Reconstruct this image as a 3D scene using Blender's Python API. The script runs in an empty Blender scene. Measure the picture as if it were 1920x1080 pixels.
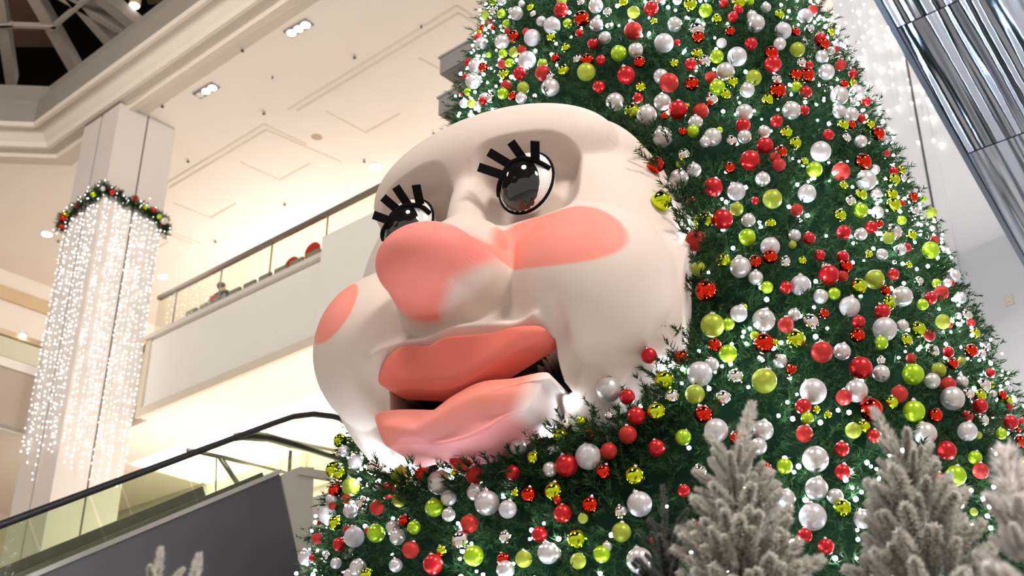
import bpy, math, random
import numpy as np
from mathutils import Vector, Matrix

random.seed(7)
RNG = np.random.default_rng(11)
C = bpy.context.scene.collection
SC = bpy.context.scene

# ------------------------------------------------------------------ camera, world, added lights, exposure
CAMZ = 1.6
FPX = 2250.0
PITCH = math.atan(FPX / 4470.0)
CP, SP = math.cos(PITCH), math.sin(PITCH)
cam_d = bpy.data.cameras.new('camera'); cam = bpy.data.objects.new('camera', cam_d); C.objects.link(cam)
cam.location = (0, 0, CAMZ); cam.rotation_euler = (math.pi/2 + PITCH, 0, 0)
cam_d.sensor_width = 36.0; cam_d.lens = 36.0 * FPX / 1920.0
cam_d.clip_end = 200; cam_d.clip_start = .05
cam_d.dof.use_dof = True; cam_d.dof.focus_distance = 8.6; cam_d.dof.aperture_fstop = 2.0
SC.camera = cam

w = bpy.data.worlds.new('world'); SC.world = w; w.use_nodes = True
bg = w.node_tree.nodes['Background']; bg.inputs[0].default_value = (1.0, .945, .89, 1); bg.inputs[1].default_value = .55

def P_early(u, v, z): return (u*-.7513 + v*.66, u*.66 + v*.7513, z + CAMZ)
def area(name, loc, target, size, power, col=(1, .94, .88)):
    l = bpy.data.lights.new(name, 'AREA'); l.shape = 'DISK'; l.size = size; l.energy = power; l.color = col
    o = bpy.data.objects.new(name, l); C.objects.link(o); o.location = loc
    d = Vector(target) - Vector(loc); o.rotation_euler = d.to_track_quat('-Z', 'Y').to_euler()
    return o
# unseen warm key and fill lights, added high around the viewer
area('atrium_fill_light', (-4.5, 1.0, 16.5), (-1.0, 8.0, 5.0), 3.0, 650)
area('atrium_fill_light', (7.0, -2.0, 15.5), (0.0, 8.0, 5.0), 3.0, 1550)
area('atrium_fill_light', (-12.0, 9.0, 16.2), (-9, 22, 9.0), 3.0, 900)
# unseen up-facing fill lights, added behind the slab to brighten the ceiling
area('ceiling_fill_light', (-4.0, 31.0, 13.0), (-4, 31, 17.4), 9.0, 520)
area('ceiling_fill_light', (-14.0, 38.0, 13.0), (-14, 38, 17.4), 9.0, 620)
area('ceiling_fill_light', (6.0, 24.0, 13.0), (6, 24, 17.4), 9.0, 500)

la = P_early(15.0, 12.9, 4.9); area('soffit_fill_light', la, (la[0], la[1], 30), 3.0, 120)  # hidden up-facing fills added on the landing to brighten the soffit
la = P_early(21.0, 13.6, 4.9); area('soffit_fill_light', la, (la[0], la[1], 30), 3.0, 120)
SC.view_settings.view_transform = 'Standard'; SC.view_settings.look = 'None'
SC.view_settings.gamma = 1.0; SC.view_settings.use_curve_mapping = False
SC.view_settings.exposure = 0.35
SC.cycles.max_bounces = 8; SC.cycles.diffuse_bounces = 4; SC.cycles.glossy_bounces = 4; SC.cycles.sample_clamp_indirect = 6.0

# ------------------------------------------------------------------ measuring helpers
UX, UY = -0.7513, 0.6600        # building axis u: away to the left
VX, VY = 0.6600, 0.7513         # building axis v: away to the right
def P(u, v, z):                 # building coordinates (z above eye height) -> world
    return Vector((u*UX + v*VX, u*UY + v*VY, z + CAMZ))
def ray(px, py):
    r = px - 960; t = 540 - py
    return np.array([r, FPX*CP - t*SP, FPX*SP + t*CP]) / FPX
def at_v(px, py, v):
    d = ray(px, py); k = v / (d[0]*VX + d[1]*VY); q = d*k
    return q[0]*UX + q[1]*UY, v, q[2]
def at_u(px, py, u):
    d = ray(px, py); k = u / (d[0]*UX + d[1]*UY); q = d*k
    return u, q[0]*VX + q[1]*VY, q[2]
def at_z(px, py, z):
    d = ray(px, py); k = z / d[2]; q = d*k
    return q[0]*UX + q[1]*UY, q[0]*VX + q[1]*VY, z

# ------------------------------------------------------------------ materials
def mat(name, col, rough=.6, metal=0., emit=None, estr=0., spec=.5, coat=0.):
    m = bpy.data.materials.new(name); m.use_nodes = True
    b = m.node_tree.nodes['Principled BSDF']
    b.inputs['Base Color'].default_value = (*col, 1); b.inputs['Roughness'].default_value = rough
    b.inputs['Metallic'].default_value = metal; b.inputs['Specular IOR Level'].default_value = spec
    b.inputs['Coat Weight'].default_value = coat
    if emit: b.inputs['Emission Color'].default_value = (*emit, 1); b.inputs['Emission Strength'].default_value = estr
    return m
def noisy(m, scale=8., amt=.12, bump=0., coords='Object', stretch=(1, 1, 1), detail=4.):
    nt = m.node_tree; b = nt.nodes['Principled BSDF']; n = nt.nodes.new('ShaderNodeTexNoise')
    tc = nt.nodes.new('ShaderNodeTexCoord'); mp = nt.nodes.new('ShaderNodeMapping')
    mp.inputs['Scale'].default_value = stretch
    n.inputs['Scale'].default_value = scale; n.inputs['Detail'].default_value = detail
    nt.links.new(tc.outputs[coords], mp.inputs[0]); nt.links.new(mp.outputs[0], n.inputs['Vector'])
    c = b.inputs['Base Color'].default_value
    mx = nt.nodes.new('ShaderNodeMix'); mx.data_type = 'RGBA'
    mx.inputs['A'].default_value = [x*(1-amt) for x in c[:3]] + [1]
    mx.inputs['B'].default_value = [min(1, x*(1+amt)) for x in c[:3]] + [1]
    nt.links.new(n.outputs[0], mx.inputs['Factor']); nt.links.new(mx.outputs['Result'], b.inputs['Base Color'])
    if bump:
        bp = nt.nodes.new('ShaderNodeBump'); bp.inputs['Strength'].default_value = bump; bp.inputs['Distance'].default_value = .02
        nt.links.new(n.outputs[0], bp.inputs['Height']); nt.links.new(bp.outputs[0], b.inputs['Normal'])
    return m
def attr_mat(name, rough=.5, spec=.4, sss=0., coat=0.):
    m = mat(name, (1, 1, 1), rough, spec=spec, coat=coat); nt = m.node_tree
    a = nt.nodes.new('ShaderNodeVertexColor'); a.layer_name = 'paint'
    nt.links.new(a.outputs[0], nt.nodes['Principled BSDF'].inputs['Base Color'])
    return m
def glass_mat(name, tint, amount=.12):
    m = bpy.data.materials.new(name); m.use_nodes = True; nt = m.node_tree; nt.nodes.clear()
    o = nt.nodes.new('ShaderNodeOutputMaterial'); t = nt.nodes.new('ShaderNodeBsdfTransparent'); g = nt.nodes.new('ShaderNodeBsdfGlossy')
    t.inputs[0].default_value = (*tint, 1); g.inputs['Roughness'].default_value = .03
    lw = nt.nodes.new('ShaderNodeLayerWeight'); lw.inputs[0].default_value = amount
    mx = nt.nodes.new('ShaderNodeMixShader'); nt.links.new(lw.outputs['Fresnel'], mx.inputs[0])
    nt.links.new(t.outputs[0], mx.inputs[1]); nt.links.new(g.outputs[0], mx.inputs[2]); nt.links.new(mx.outputs[0], o.inputs[0])
    return m
M = {}
M['ceiling'] = noisy(mat('ceiling_paint', (.92, .84, .765), .9), 1.5, .02)
M['groove'] = mat('ceiling_groove', (.76, .68, .59), .9)
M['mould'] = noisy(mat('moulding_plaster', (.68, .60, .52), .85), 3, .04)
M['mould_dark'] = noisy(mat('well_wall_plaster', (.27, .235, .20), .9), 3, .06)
M['slot'] = mat('slot_dark', (.20, .17, .13), .8)
M['column'] = noisy(mat('column_panel', (.62, .56, .52), .6), 4, .03)
M['joint'] = mat('panel_joint', (.10, .085, .075), .8)
M['fascia'] = noisy(mat('fascia_board', (.68, .65, .60), .6), 2.5, .03)
M['fascia_trim'] = mat('fascia_trim', (.58, .50, .40), .6)
M['lip'] = mat('slab_lip', (.58, .53, .47), .55)
M['soffit'] = mat('soffit_paint', (.84, .75, .66), .9)
M['shop'] = noisy(mat('shopfront_render', (.74, .69, .55), .8), 2, .05)
M['lit_glow'] = mat('lit_surface_glow', (.9, .9, .85), .6, emit=(1, .97, .90), estr=2.6)  # emission stands in for strongly lit ceiling and shop, not lamps
M['lamp'] = mat('lamp_lens', (.9, .9, .9), .4, emit=(1, .97, .92), estr=12)
M['lampframe'] = mat('lamp_frame', (.22, .19, .18), .5)
M['lampring'] = mat('lamp_ring', (.85, .80, .74), .5)
M['dark'] = mat('dark_metal', (.03, .027, .025), .4)
M['tan'] = mat('tan_speaker_grille', (.55, .42, .28), .8)
M['tanband'] = mat('tan_band', (.70, .52, .33), .8)
M['brown'] = noisy(mat('shaded_fascia', (.50, .40, .33), .8), 3, .05)  # shade on the wing fascia is put into this base colour
M['steel'] = mat('rail_steel', (.42, .38, .34), .35, .8)
M['rubber'] = mat('handrail_rubber', (.012, .011, .012), .38)
M['glass'] = glass_mat('gallery_glass', (.94, .95, .88), .10)
M['eglass'] = glass_mat('escalator_glass', (.90, .93, .86), .12)
M['deck'] = noisy(mat('escalator_deck', (.20, .18, .15), .35, .7), 6, .15)
M['trim'] = mat('escalator_trim', (.62, .56, .48), .3, .8)
M['clad'] = noisy(mat('escalator_cladding', (.105, .095, .10), .42, .4), 3, .12)
M['wedge'] = noisy(mat('landing_cladding', (.50, .43, .35), .55, .0), 3, .08)
M['wall'] = noisy(mat('wall_paint', (.70, .69, .71), .8), 2, .02)
M['floor'] = noisy(mat('floor_tile', (.62, .56, .50), .35), 1, .08)
M['grey'] = noisy(mat('grey_ledge', (.22, .20, .19), .7), 5, .05)
M['grey2'] = noisy(mat('grey_tower', (.30, .28, .27), .7), 5, .05)
M['beam'] = noisy(mat('roof_beam', (.30, .255, .22), .7), 5, .08)
M['night'] = mat('night_glass', (.006, .005, .004), .9, spec=0.)
M['roofpane'] = noisy(mat('brown_roof_panel', (.10, .06, .042), .9, spec=0.), 3, .1)
M['outlet'] = mat('outlet_plate', (.68, .62, .50), .5)
M['wire'] = mat('light_wire', (.80, .80, .80), .5)
M['led_warm'] = mat('curtain_led', (1, 1, 1), .4, emit=(1, .97, .93), estr=5)
M['led'] = mat('tree_led', (1, 1, 1), .4, emit=(.80, .91, 1.0), estr=110)
M['needle'] = attr_mat('fir_needles', .6, .06)
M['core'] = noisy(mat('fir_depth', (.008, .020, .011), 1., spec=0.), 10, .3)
M['trunk'] = noisy(mat('trunk_bark', (.12, .08, .055), .9), 20, .2)
M['flock'] = attr_mat('flocked_needles', .95, .1)
def add_translucent(m, f):
    nt = m.node_tree; t = nt.nodes.new('ShaderNodeBsdfTranslucent'); x = nt.nodes.new('ShaderNodeMixShader'); x.inputs[0].default_value = f
    a = [n for n in nt.nodes if n.type == 'VERTEX_COLOR'][0]; nt.links.new(a.outputs[0], t.inputs[0])
    o = [n for n in nt.nodes if n.type == 'OUTPUT_MATERIAL'][0]; nt.links.new(nt.nodes['Principled BSDF'].outputs[0], x.inputs[1]); nt.links.new(t.outputs[0], x.inputs[2]); nt.links.new(x.outputs[0], o.inputs[0])
add_translucent(M['flock'], .42)
M['skin_paint'] = attr_mat('face_paint', .60, .30)
M['eye_white'] = mat('eye_white', (.80, .77, .75), .25, coat=.3)
M['eye_black'] = mat('eye_black', (.010, .009, .009), .08, coat=.6)
M['lash'] = mat('lash_felt', (.006, .005, .006), .9, spec=.1)
M['mouth_dark'] = mat('mouth_dark', (.02, .018, .018), .8)
M['red'] = mat('red_chair_shell', (.55, .03, .03), .4)
M['navy'] = mat('navy_jacket', (.05, .07, .13), .8)
M['hair'] = mat('brown_hair', (.10, .055, .03), .7)
M['skin'] = mat('skin', (.62, .40, .30), .6)
M['denim'] = mat('dark_trousers', (.04, .045, .06), .8)
M['chair_leg'] = mat('chair_leg_steel', (.5, .48, .46), .3, .9)
def steel_streak():
    m = mat('brushed_steel_cladding', (.56, .66, .86), .14, 1.0); nt = m.node_tree; b = nt.nodes['Principled BSDF']  # blue base colour stands in for tree light reflected in the steel
    tc = nt.nodes.new('ShaderNodeTexCoord')
    def nz(sc, st, det):
        mp = nt.nodes.new('ShaderNodeMapping'); mp.inputs['Scale'].default_value = st
        n = nt.nodes.new('ShaderNodeTexNoise'); n.inputs['Scale'].default_value = sc; n.inputs['Detail'].default_value = det
        nt.links.new(tc.outputs['Object'], mp.inputs[0]); nt.links.new(mp.outputs[0], n.inputs['Vector']); return n
    a = nz(5., (1, .035, 1), 1.2); c = nz(1.8, (1, .08, 1), 1.)
    add = nt.nodes.new('ShaderNodeMath'); add.operation = 'ADD'
    nt.links.new(a.outputs[0], add.inputs[0]); nt.links.new(c.outputs[0], add.inputs[1])
    bp = nt.nodes.new('ShaderNodeBump'); bp.inputs['Strength'].default_value = 1.0; bp.inputs['Distance'].default_value = .20
    nt.links.new(add.outputs[0], bp.inputs['Height']); nt.links.new(bp.outputs[0], b.inputs['Normal'])
    return m
M['streak'] = steel_streak()
M['edge'] = mat('cladding_edge', (.36, .42, .54), .35, .9)

# ------------------------------------------------------------------ mesh helpers
def link(o, parent=None):
    C.objects.link(o)
    if parent: o.parent = parent
    return o
def mesh(name, verts, faces, m=None, parent=None, smooth=False, cols=None):
    me = bpy.data.meshes.new(name)
    me.from_pydata([tuple(v) for v in verts], [], faces)
    if m: me.materials.append(m)
    if smooth: me.polygons.foreach_set('use_smooth', [True]*len(me.polygons))
    if cols is not None:
        ca = me.color_attributes.new('paint', 'FLOAT_COLOR', 'POINT')
        ca.data.foreach_set('color', np.asarray(cols, np.float32).ravel())
    me.update()
    return link(bpy.data.objects.new(name, me), parent)
def npmesh(name, V, F, m, parent=None, smooth=False, cols=None):   # arrays, all faces alike
    me = bpy.data.meshes.new(name); V = np.asarray(V, np.float32); F = np.asarray(F, np.int32); k = F.shape[1]
    me.vertices.add(len(V)); me.vertices.foreach_set('co', V.ravel())
    me.loops.add(F.size); me.loops.foreach_set('vertex_index', F.ravel())
    me.polygons.add(len(F)); me.polygons.foreach_set('loop_start', np.arange(0, F.size, k, dtype=np.int32))
    me.update(calc_edges=True); me.validate()
    if smooth: me.polygons.foreach_set('use_smooth', [True]*len(me.polygons))
    me.materials.append(m)
    if cols is not None:
        ca = me.color_attributes.new('paint', 'FLOAT_COLOR', 'POINT'); ca.data.foreach_set('color', np.asarray(cols, np.float32).ravel())
    return link(bpy.data.objects.new(name, me), parent)
def tag(o, label=None, cat=None, group=None, kind=None):
    if label: o['label'] = label
    if cat: o['category'] = cat
    if group: o['group'] = group
    if kind: o['kind'] = kind
    return o
def empty(name, loc, label=None, cat=None, group=None, kind=None):
    o = link(bpy.data.objects.new(name, None)); o.location = loc; o.empty_display_size = .1
    bpy.context.view_layer.update() if False else None
    return tag(o, label, cat, group, kind)
BOXF = [(0, 3, 2, 1), (4, 5, 6, 7), (0, 1, 5, 4), (1, 2, 6, 5), (2, 3, 7, 6), (3, 0, 4, 7)]
def rel(v, parent):
    return [Vector(q) - parent.location for q in v] if parent is not None and parent.type == 'EMPTY' else v
def wmesh(name, verts, faces, m, parent=None, smooth=False, cols=None):  # world verts, thing frame kept
    return mesh(name, rel(verts, parent), faces, m, parent, smooth, cols)
def hexa(name, q, m, parent=None):      # eight world corners: bottom four then top four
    return wmesh(name, q, BOXF, m, parent)
def bx(name, u0, u1, v0, v1, z0, z1, m, parent=None):
    q = [P(u, v, z) for z in (z0, z1) for (u, v) in ((u0, v0), (u1, v0), (u1, v1), (u0, v1))]
    return hexa(name, q, m, parent)
def prism(name, poly, off, m, parent=None):     # world polygon extruded by a vector
    n = len(poly); off = Vector(off)
    v = [Vector(p) for p in poly] + [Vector(p) + off for p in poly]
    f = [tuple(range(n-1, -1, -1)), tuple(range(n, 2*n))] + [(i, (i+1) % n, n+(i+1) % n, n+i) for i in range(n)]
    return wmesh(name, v, f, m, parent)
def tubev(pts, r, seg=8, flat=1.0, up=None):
    pts = [Vector(p) for p in pts]; V = []; F = []
    for i, p in enumerate(pts):
        t = (pts[min(i+1, len(pts)-1)] - pts[max(i-1, 0)]).normalized()
        a = Vector((0, 0, 1)) if up is None else Vector(up)
        if abs(t.dot(a)) > .97: a = Vector((1, 0, 0))
        s = t.cross(a).normalized(); b = s.cross(t).normalized()
        rr = r[i] if isinstance(r, (list, tuple)) else r
        for k in range(seg):
            an = 2*math.pi*k/seg
            V.append(p + s*(math.cos(an)*rr) + b*(math.sin(an)*rr*flat))
    n = len(pts)
    for i in range(n-1):
        for k in range(seg):
            F.append((i*seg+k, i*seg+(k+1) % seg, (i+1)*seg+(k+1) % seg, (i+1)*seg+k))
    F.append(tuple(range(seg-1, -1, -1))); F.append(tuple(range((n-1)*seg, n*seg)))
    return V, F
def tube(name, pts, r, m, parent=None, seg=8, flat=1.0, up=None, smooth=True):
    V, F = tubev(pts, r, seg, flat, up)
    return wmesh(name, V, F, m, parent, smooth)
def disc(name, c, r, th, m, parent=None, seg=20, squash=1.0):   # horizontal disc, c = world centre of the underside
    V = []; F = []
    for z in (0, th):
        for k in range(seg):
            a = 2*math.pi*k/seg; V.append(Vector(c) + Vector((r*math.cos(a), r*squash*math.sin(a), z)))
    F = [tuple(range(seg-1, -1, -1)), tuple(range(seg, 2*seg))] + [(k, (k+1) % seg, seg+(k+1) % seg, seg+k) for k in range(seg)]
    return wmesh(name, V, F, m, parent)

# ------------------------------------------------------------------ the building
CEIL, L3, SOFF, L2 = 15.9, 10.6, 8.78, 4.62
FV = 12.46
o = bx('floor', -25, 45, -25, 40, -1.75, -1.6, M['floor']); tag(o, 'pale mall floor below the tree', None, None, 'structure')
ceil = bx('ceiling', -30, 46, 11.16, 44, CEIL, CEIL+.2, M['ceiling']); tag(ceil, 'cream plaster ceiling over the upper gallery', None, None, 'structure')
c2 = mesh('ceiling', [P(24.36, 11.16, CEIL), P(46, 11.16, CEIL), P(46, -10.48, CEIL), P(24.36, 11.16, CEIL+.2), P(46, 11.16, CEIL+.2), P(46, -10.48, CEIL+.2)],
          [(0, 1, 2), (5, 4, 3), (0, 3, 4, 1), (1, 4, 5, 2), (2, 5, 3, 0)], M['ceiling']); tag(c2, 'cream plaster ceiling left of the skylight well', None, None, 'structure')
# chevron grooves cut into the ceiling (thin strips just proud of it)
def ceil_strip(x0, y0, x1, y1, wd=.05, m=None, name='groove', parent=ceil, dz=-.012):
    a = at_z(x0, y0, CEIL); b = at_z(x1, y1, CEIL); A = P(*a); B = P(*b); t = (B-A).normalized(); s = Vector((-t.y, t.x, 0))*wd/2; d = Vector((0, 0, dz))
    q = [A-s+d, B-s+d, B+s+d, A+s+d, A-s, B-s, B+s, A+s]
    return mesh(name, q, BOXF, m or M['groove'], parent)
for g in [(540, 205, 857, 10), (558, 207, 860, 24), (857, 10, 905, 42), (860, 24, 900, 50), (612, 208, 686, 248), (686, 248, 750, 213),
          (785, 108, 830, 132), (310, 345, 496, 232), (318, 352, 500, 243), (496, 232, 575, 270), (500, 243, 640, 303), (452, 304, 525, 337), (525, 337, 582, 306),
          (325, 380, 396, 408), (396, 408, 443, 381), (300, 425, 375, 455), (300, 432, 360, 456), (295, 465, 315, 453)]:
    ceil_strip(*g)
for dx, dy, wdt, mm in ((0, 0, .07, 'slot'), (7, 5, .03, 'groove'), (-5, -3, .03, 'groove')):
    ceil_strip(246+dx, 195+dy, 700+dx, -100+dy, wdt, M[mm], 'ceiling_slot', ceil, -.045)
# moulded skylight well: profile (inward offset, height) swept along two sides of an octagon
prof = [(-.42, CEIL), (-.42, CEIL-.02), (-.1, CEIL-.02), (-.1, CEIL-.10), (.06, CEIL-.12), (.10, CEIL-.02), (.30, CEIL+.02), (.34, CEIL-.05), (.42, CEIL-.05), (.46, CEIL+.06), (.62, CEIL+.20),
        (.80, CEIL+.27), (.84, CEIL+.20), (.92, CEIL+.20), (.95, CEIL+.30)]
prof2 = [(.95, CEIL+.30), (.95, CEIL+.92), (.72, CEIL+.95), (.72, CEIL+1.5)]
def well(name, pr, m):
    V = []; F = []
    for (o_, z) in pr:
        V += [P(-14, 11.16-o_, z), P(24.36-.414*o_, 11.16-o_, z), P(24.36-.414*o_+13-.3*o_, 11.16-o_-13+.3*o_-.0, z)]
    for i in range(len(pr)-1):
        for k in (0, 1): F.append((3*i+k, 3*i+k+1, 3*i+4+k, 3*i+3+k))
    return mesh(name, V, F, m)
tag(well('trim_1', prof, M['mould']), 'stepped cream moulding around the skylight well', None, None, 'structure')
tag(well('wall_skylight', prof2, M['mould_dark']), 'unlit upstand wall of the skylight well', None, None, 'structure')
# skylight: dark glazing, brown panels and roof beams
sky = empty('skylight', P(24, 8, 17.4), 'dark night skylight with pale steel beams, top left corner', 'skylight')
bx('glazing', -12, 50, -25, 12.5, 19.6, 19.75, M['night'], sky)
ZB = 18.2
def beam(x0, y0, x1, y1, wd, dp=.35, z=ZB):
    A = P(*at_z(x0, y0, z)); B = P(*at_z(x1, y1, z)); t = (B-A).normalized(); s = Vector((-t.y, t.x, 0))*wd/2; A -= t*.25; B += t*.25
    q = [A-s, B-s, B+s, A+s]; q = q + [p + Vector((0, 0, dp)) for p in q]
    hexa('beam', q, M['beam'], sky)
for b in [(-8, -30, 19, 150, .25), (48, -25, 152, 158, .27), (95, -14, 245, 72, .18), (140, 10, 222, 105, .22), (176, -10, 268, 68, .30)]: beam(*b)
for b in [(0, 50, 88, 52, .09), (103, 50, 172, -8, .09), (-30, 52, 5, 50, .09)]: beam(*b, dp=.12, z=ZB-.05)
for (x0, y0, x1, y1) in ((14, -20, 72, 40), (22, 57, 104, 88), (270, -12, 320, 8)):
    q = [P(*at_z(x, y, 19.3)) for x, y in ((x0, y0), (x1, y0), (x1+8, y1), (x0+8, y1))]
    prism('roof_panel', q, (0, 0, .05), M['roofpane'], sky)
lampz = empty('spotlight', P(*at_z(252, 12, 18.6)), 'small brass spotlight hanging in the dark skylight', 'lamp')
disc('lens', lampz.location, .10, .03, M['lamp'], lampz); disc('housing', lampz.location + Vector((0, 0, .03)), .13, .28, M['tan'], lampz)
tube('hanger', [lampz.location + Vector((0, 0, .3)), lampz.location + Vector((0, 0, 1.1))], .02, M['dark'], lampz)

# column with two cladding panels on each face and dark joints
CU0, CU1, CV0, CV1 = 21.30, 22.80, 10.90, 12.36
col = empty('column', P(22, 11.6, -1.6)); tag(col, 'tall square column in pale panels with dark vertical joints', None, None, 'structure')
bx('core', CU0+.03, CU1-.03, CV0+.03, CV1-.03, -1.6, CEIL-.02, M['joint'], col)
for a, b in ((CV0, (CV0+CV1)/2-.022), ((CV0+CV1)/2+.022, CV1)):
    bx('panel', CU0, CU0+.05, a, b, -1.6, CEIL-.02, M['column'], col); bx('panel', CU1-.05, CU1, a, b, -1.6, CEIL-.02, M['column'], col)
for a, b in ((CU0+.05, (CU0+CU1)/2-.035), ((CU0+CU1)/2+.035, CU1-.05)):
    bx('panel', a, b, CV0, CV0+.05, -1.6, CEIL-.02, M['column'], col); bx('panel', a, b, CV1-.05, CV1, -1.6, CEIL-.02, M['column'], col)

# level three gallery: slab, fascia, soffit, balustrade
slab = bx('floor_gallery', 8.6, 40, FV+.02, 40, L3-.3, L3-.1, M['lip']); tag(slab, 'floor slab of the upper gallery', None, None, 'structure')
uL = 21.28; uR = at_v(616, 480, FV)[0]; uEnd = 8.6
fas = bx('wall_fascia', uEnd, uL, FV, FV+.25, SOFF, L3-.08, M['fascia']); tag(fas, 'pale fascia board below the gallery glass', None, None, 'structure')
lip = bx('trim_2', uR, uL, FV-.10, FV+.3, L3-.10, L3, M['lip']); tag(lip, 'thin ledge along the top of the fascia', None, None, 'structure')
tr = bx('trim_3', uEnd, uL, FV-.05, FV+.02, SOFF-.03, SOFF+.16, M['fascia_trim']); tag(tr, 'tan trim strip along the foot of the fascia', None, None, 'structure')
tr = bx('trim_4', uL-.16, uL, FV-.05, FV+.02, SOFF+.16, L3-.10, M['fascia_trim']); tag(tr, 'tan upright trim at the left end of the fascia', None, None, 'structure')
pan = bx('wall_parapet', uEnd, uR, FV-.18, FV+.2, SOFF+.15, at_v(617, 438, FV-.18)[2], M['fascia']); tag(pan, 'pale grey solid parapet panel beside the face', None, None, 'structure')
sof = bx('ceiling_soffit', 8.6, 24, FV+.25, 14.05, SOFF, SOFF+.1, M['soffit']); tag(sof, 'cream soffit under the upper gallery', None, None, 'structure')
lum = empty('glowing_lit_ceiling', P(14, 15, SOFF), 'brightly lit white ceiling under the gallery, given a glow, above the escalator landing', 'glowing surface')  # overexposed lit ceiling imitated by emissive panels
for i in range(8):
    bx('panel', 24-2*i-1.985, 24-2*i-.015, 14.06, 16.15, SOFF+.02, SOFF+.08, M['lit_glow'], lum)
shop = bx('wall_shopfront', 8, 40, 16.15, 16.4, L2, SOFF+.5, M['shop']); tag(shop, 'pale yellow shopfront wall behind the escalator', None, None, 'structure')
sh2 = bx('floor_landing', 6.0, 40, 9.75, 16.2, L2-.45, L2, M['lip']); tag(sh2, 'landing floor at the top of the escalator', None, None, 'structure')
for k, (a, b) in enumerate(((20.2, 20.35), (17.2, 17.35), (14.2, 14.35), (11.2, 11.35))):
    tag(bx('trim_%d' % (5+k), a, b, 16.08, 16.15, L2, SOFF, M['fascia_trim']), 'slim upright on the shopfront behind the escalator', None, None, 'structure')
tag(bx('trim_9', 8, 24, 16.05, 16.15, SOFF-.95, SOFF-.85, M['fascia_trim']), 'horizontal band across the shopfront', None, None, 'structure')
lc = bx('column_landing', at_v(622, 940, 9.9)[0], at_v(591, 940, 9.9)[0], 9.9, 10.5, -1.6, L2-.45, M['column']); tag(lc, 'pale column under the landing beside the tree', None, None, 'structure')

gl = empty('gallery_balustrade', P(14, FV+.1, L3), 'glass balustrade with slim steel handrail along the upper gallery', 'balustrade')
zr = at_v(500, 457, FV+.1)[2]
jn = sorted([at_v(x, y, FV+.1)[0] for x, y in ((330, 560), (416, 510), (511, 458), (615, 408), (735, 350))])
jn = [jn[0]-3.2] + jn + [uL]
for a, b in zip(jn[:-1], jn[1:]):
    bx('glass_panel', a+.012, b-.012, FV+.09, FV+.105, L3, zr-.04, M['glass'], gl)
for a in jn[1:-1]: bx('joint', a-.012, a+.012, FV+.085, FV+.11, L3, zr-.04, M['steel'], gl)
bx('handrail', jn[0], uL, FV+.05, FV+.15, zr-.05, zr+.03, M['steel'], gl)
# carpet edge tiles behind the glass foot
tl = empty('gallery_planter', P(15, FV+.3, L3), 'low grey slatted kerb behind the gallery glass', 'kerb')
ua = at_v(355, 580, FV+.2)[0]; ub = at_v(612, 460, FV+.2)[0]; nt_ = 9
for i in range(nt_):
    a = ua + (ub-ua)*i/nt_; b = ua + (ub-ua)*(i+1)/nt_ + .05
    bx('kerb_panel', b+.075, a, FV+.13, FV+.19, L3, L3+.30, M['grey2'], tl)

# left wing of the gallery
LW = 24.0
wing = tag(bx('wall_left', LW, LW+.4, -14, 11.6, SOFF, at_u(40, 698, LW)[2], M['brown']), 'fascia of the left gallery wing, its shade put into the brown colour', None, None, 'structure')
z1 = at_u(40, 698, LW)[2]; z2 = at_u(40, 681, LW)[2]; z3 = at_u(40, 633, LW)[2]
tag(bx('trim_10', LW-.05, LW+.4, -14, 11.6, z1, z2, M['ceiling']), 'white edge band of the left gallery wing', None, None, 'structure')
wb = empty('wing_balustrade', P(LW+.2, 5, z2), 'glass balustrade with bronze rail on the left wing', 'balustrade')
for i in range(9):
    bx('glass_panel', LW+.05, LW+.07, -14+2.84*i, -14+2.84*(i+1)-.02, z2, z3-.05, M['eglass'], wb)
bx('handrail', LW, LW+.12, -14, 11.6, z3-.05, z3+.07, M['tanband'], wb)
tag(bx('wall_left_back', 31, 31.3, -14, 30, L3-.2, CEIL, M['ceiling']), 'cream back wall of the left wing', None, None, 'structure')
tag(bx('trim_11', 30.9, 31, -14, 30, at_u(50, 575, 30.9)[2], at_u(50, 550, 30.9)[2], M['tanband']), 'tan band across the back wall of the left wing', None, None, 'structure')
tag(bx('floor_wing', LW+.1, 44, -14, 16, L3-.35, L3-.2, M['lip']), 'floor slab of the left gallery wing', None, None, 'structure')
tag(bx('ceiling_wing', LW, 44, -14, 16, SOFF-.02, SOFF+.1, M['soffit']), 'cream soffit below the left wing', None, None, 'structure')
tag(bx('wall_left_lower', 30, 30.3, -14, 30, -1.6, SOFF, M['soffit']), 'cream wall of the lower left storey', None, None, 'structure')
lw = empty('bright_shop_glow', P(29.8, 8, 7), 'bright shop left of the column, its light made as a glowing panel', 'glowing surface')  # brightness of the shop imitated by an added glowing panel
bx('panel', 29.85, 29.99, at_u(-60, 900, 29.9)[1], at_u(37, 900, 29.9)[1], at_u(18, 930, 29.9)[2], at_u(18, 888, 29.9)[2], M['lit_glow'], lw)
bx('frame', 29.9, 29.995, at_u(-60, 900, 29.9)[1]-.1, at_u(39, 900, 29.9)[1], at_u(18, 934, 29.9)[2], at_u(18, 884, 29.9)[2], M['fascia_trim'], lw)

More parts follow.
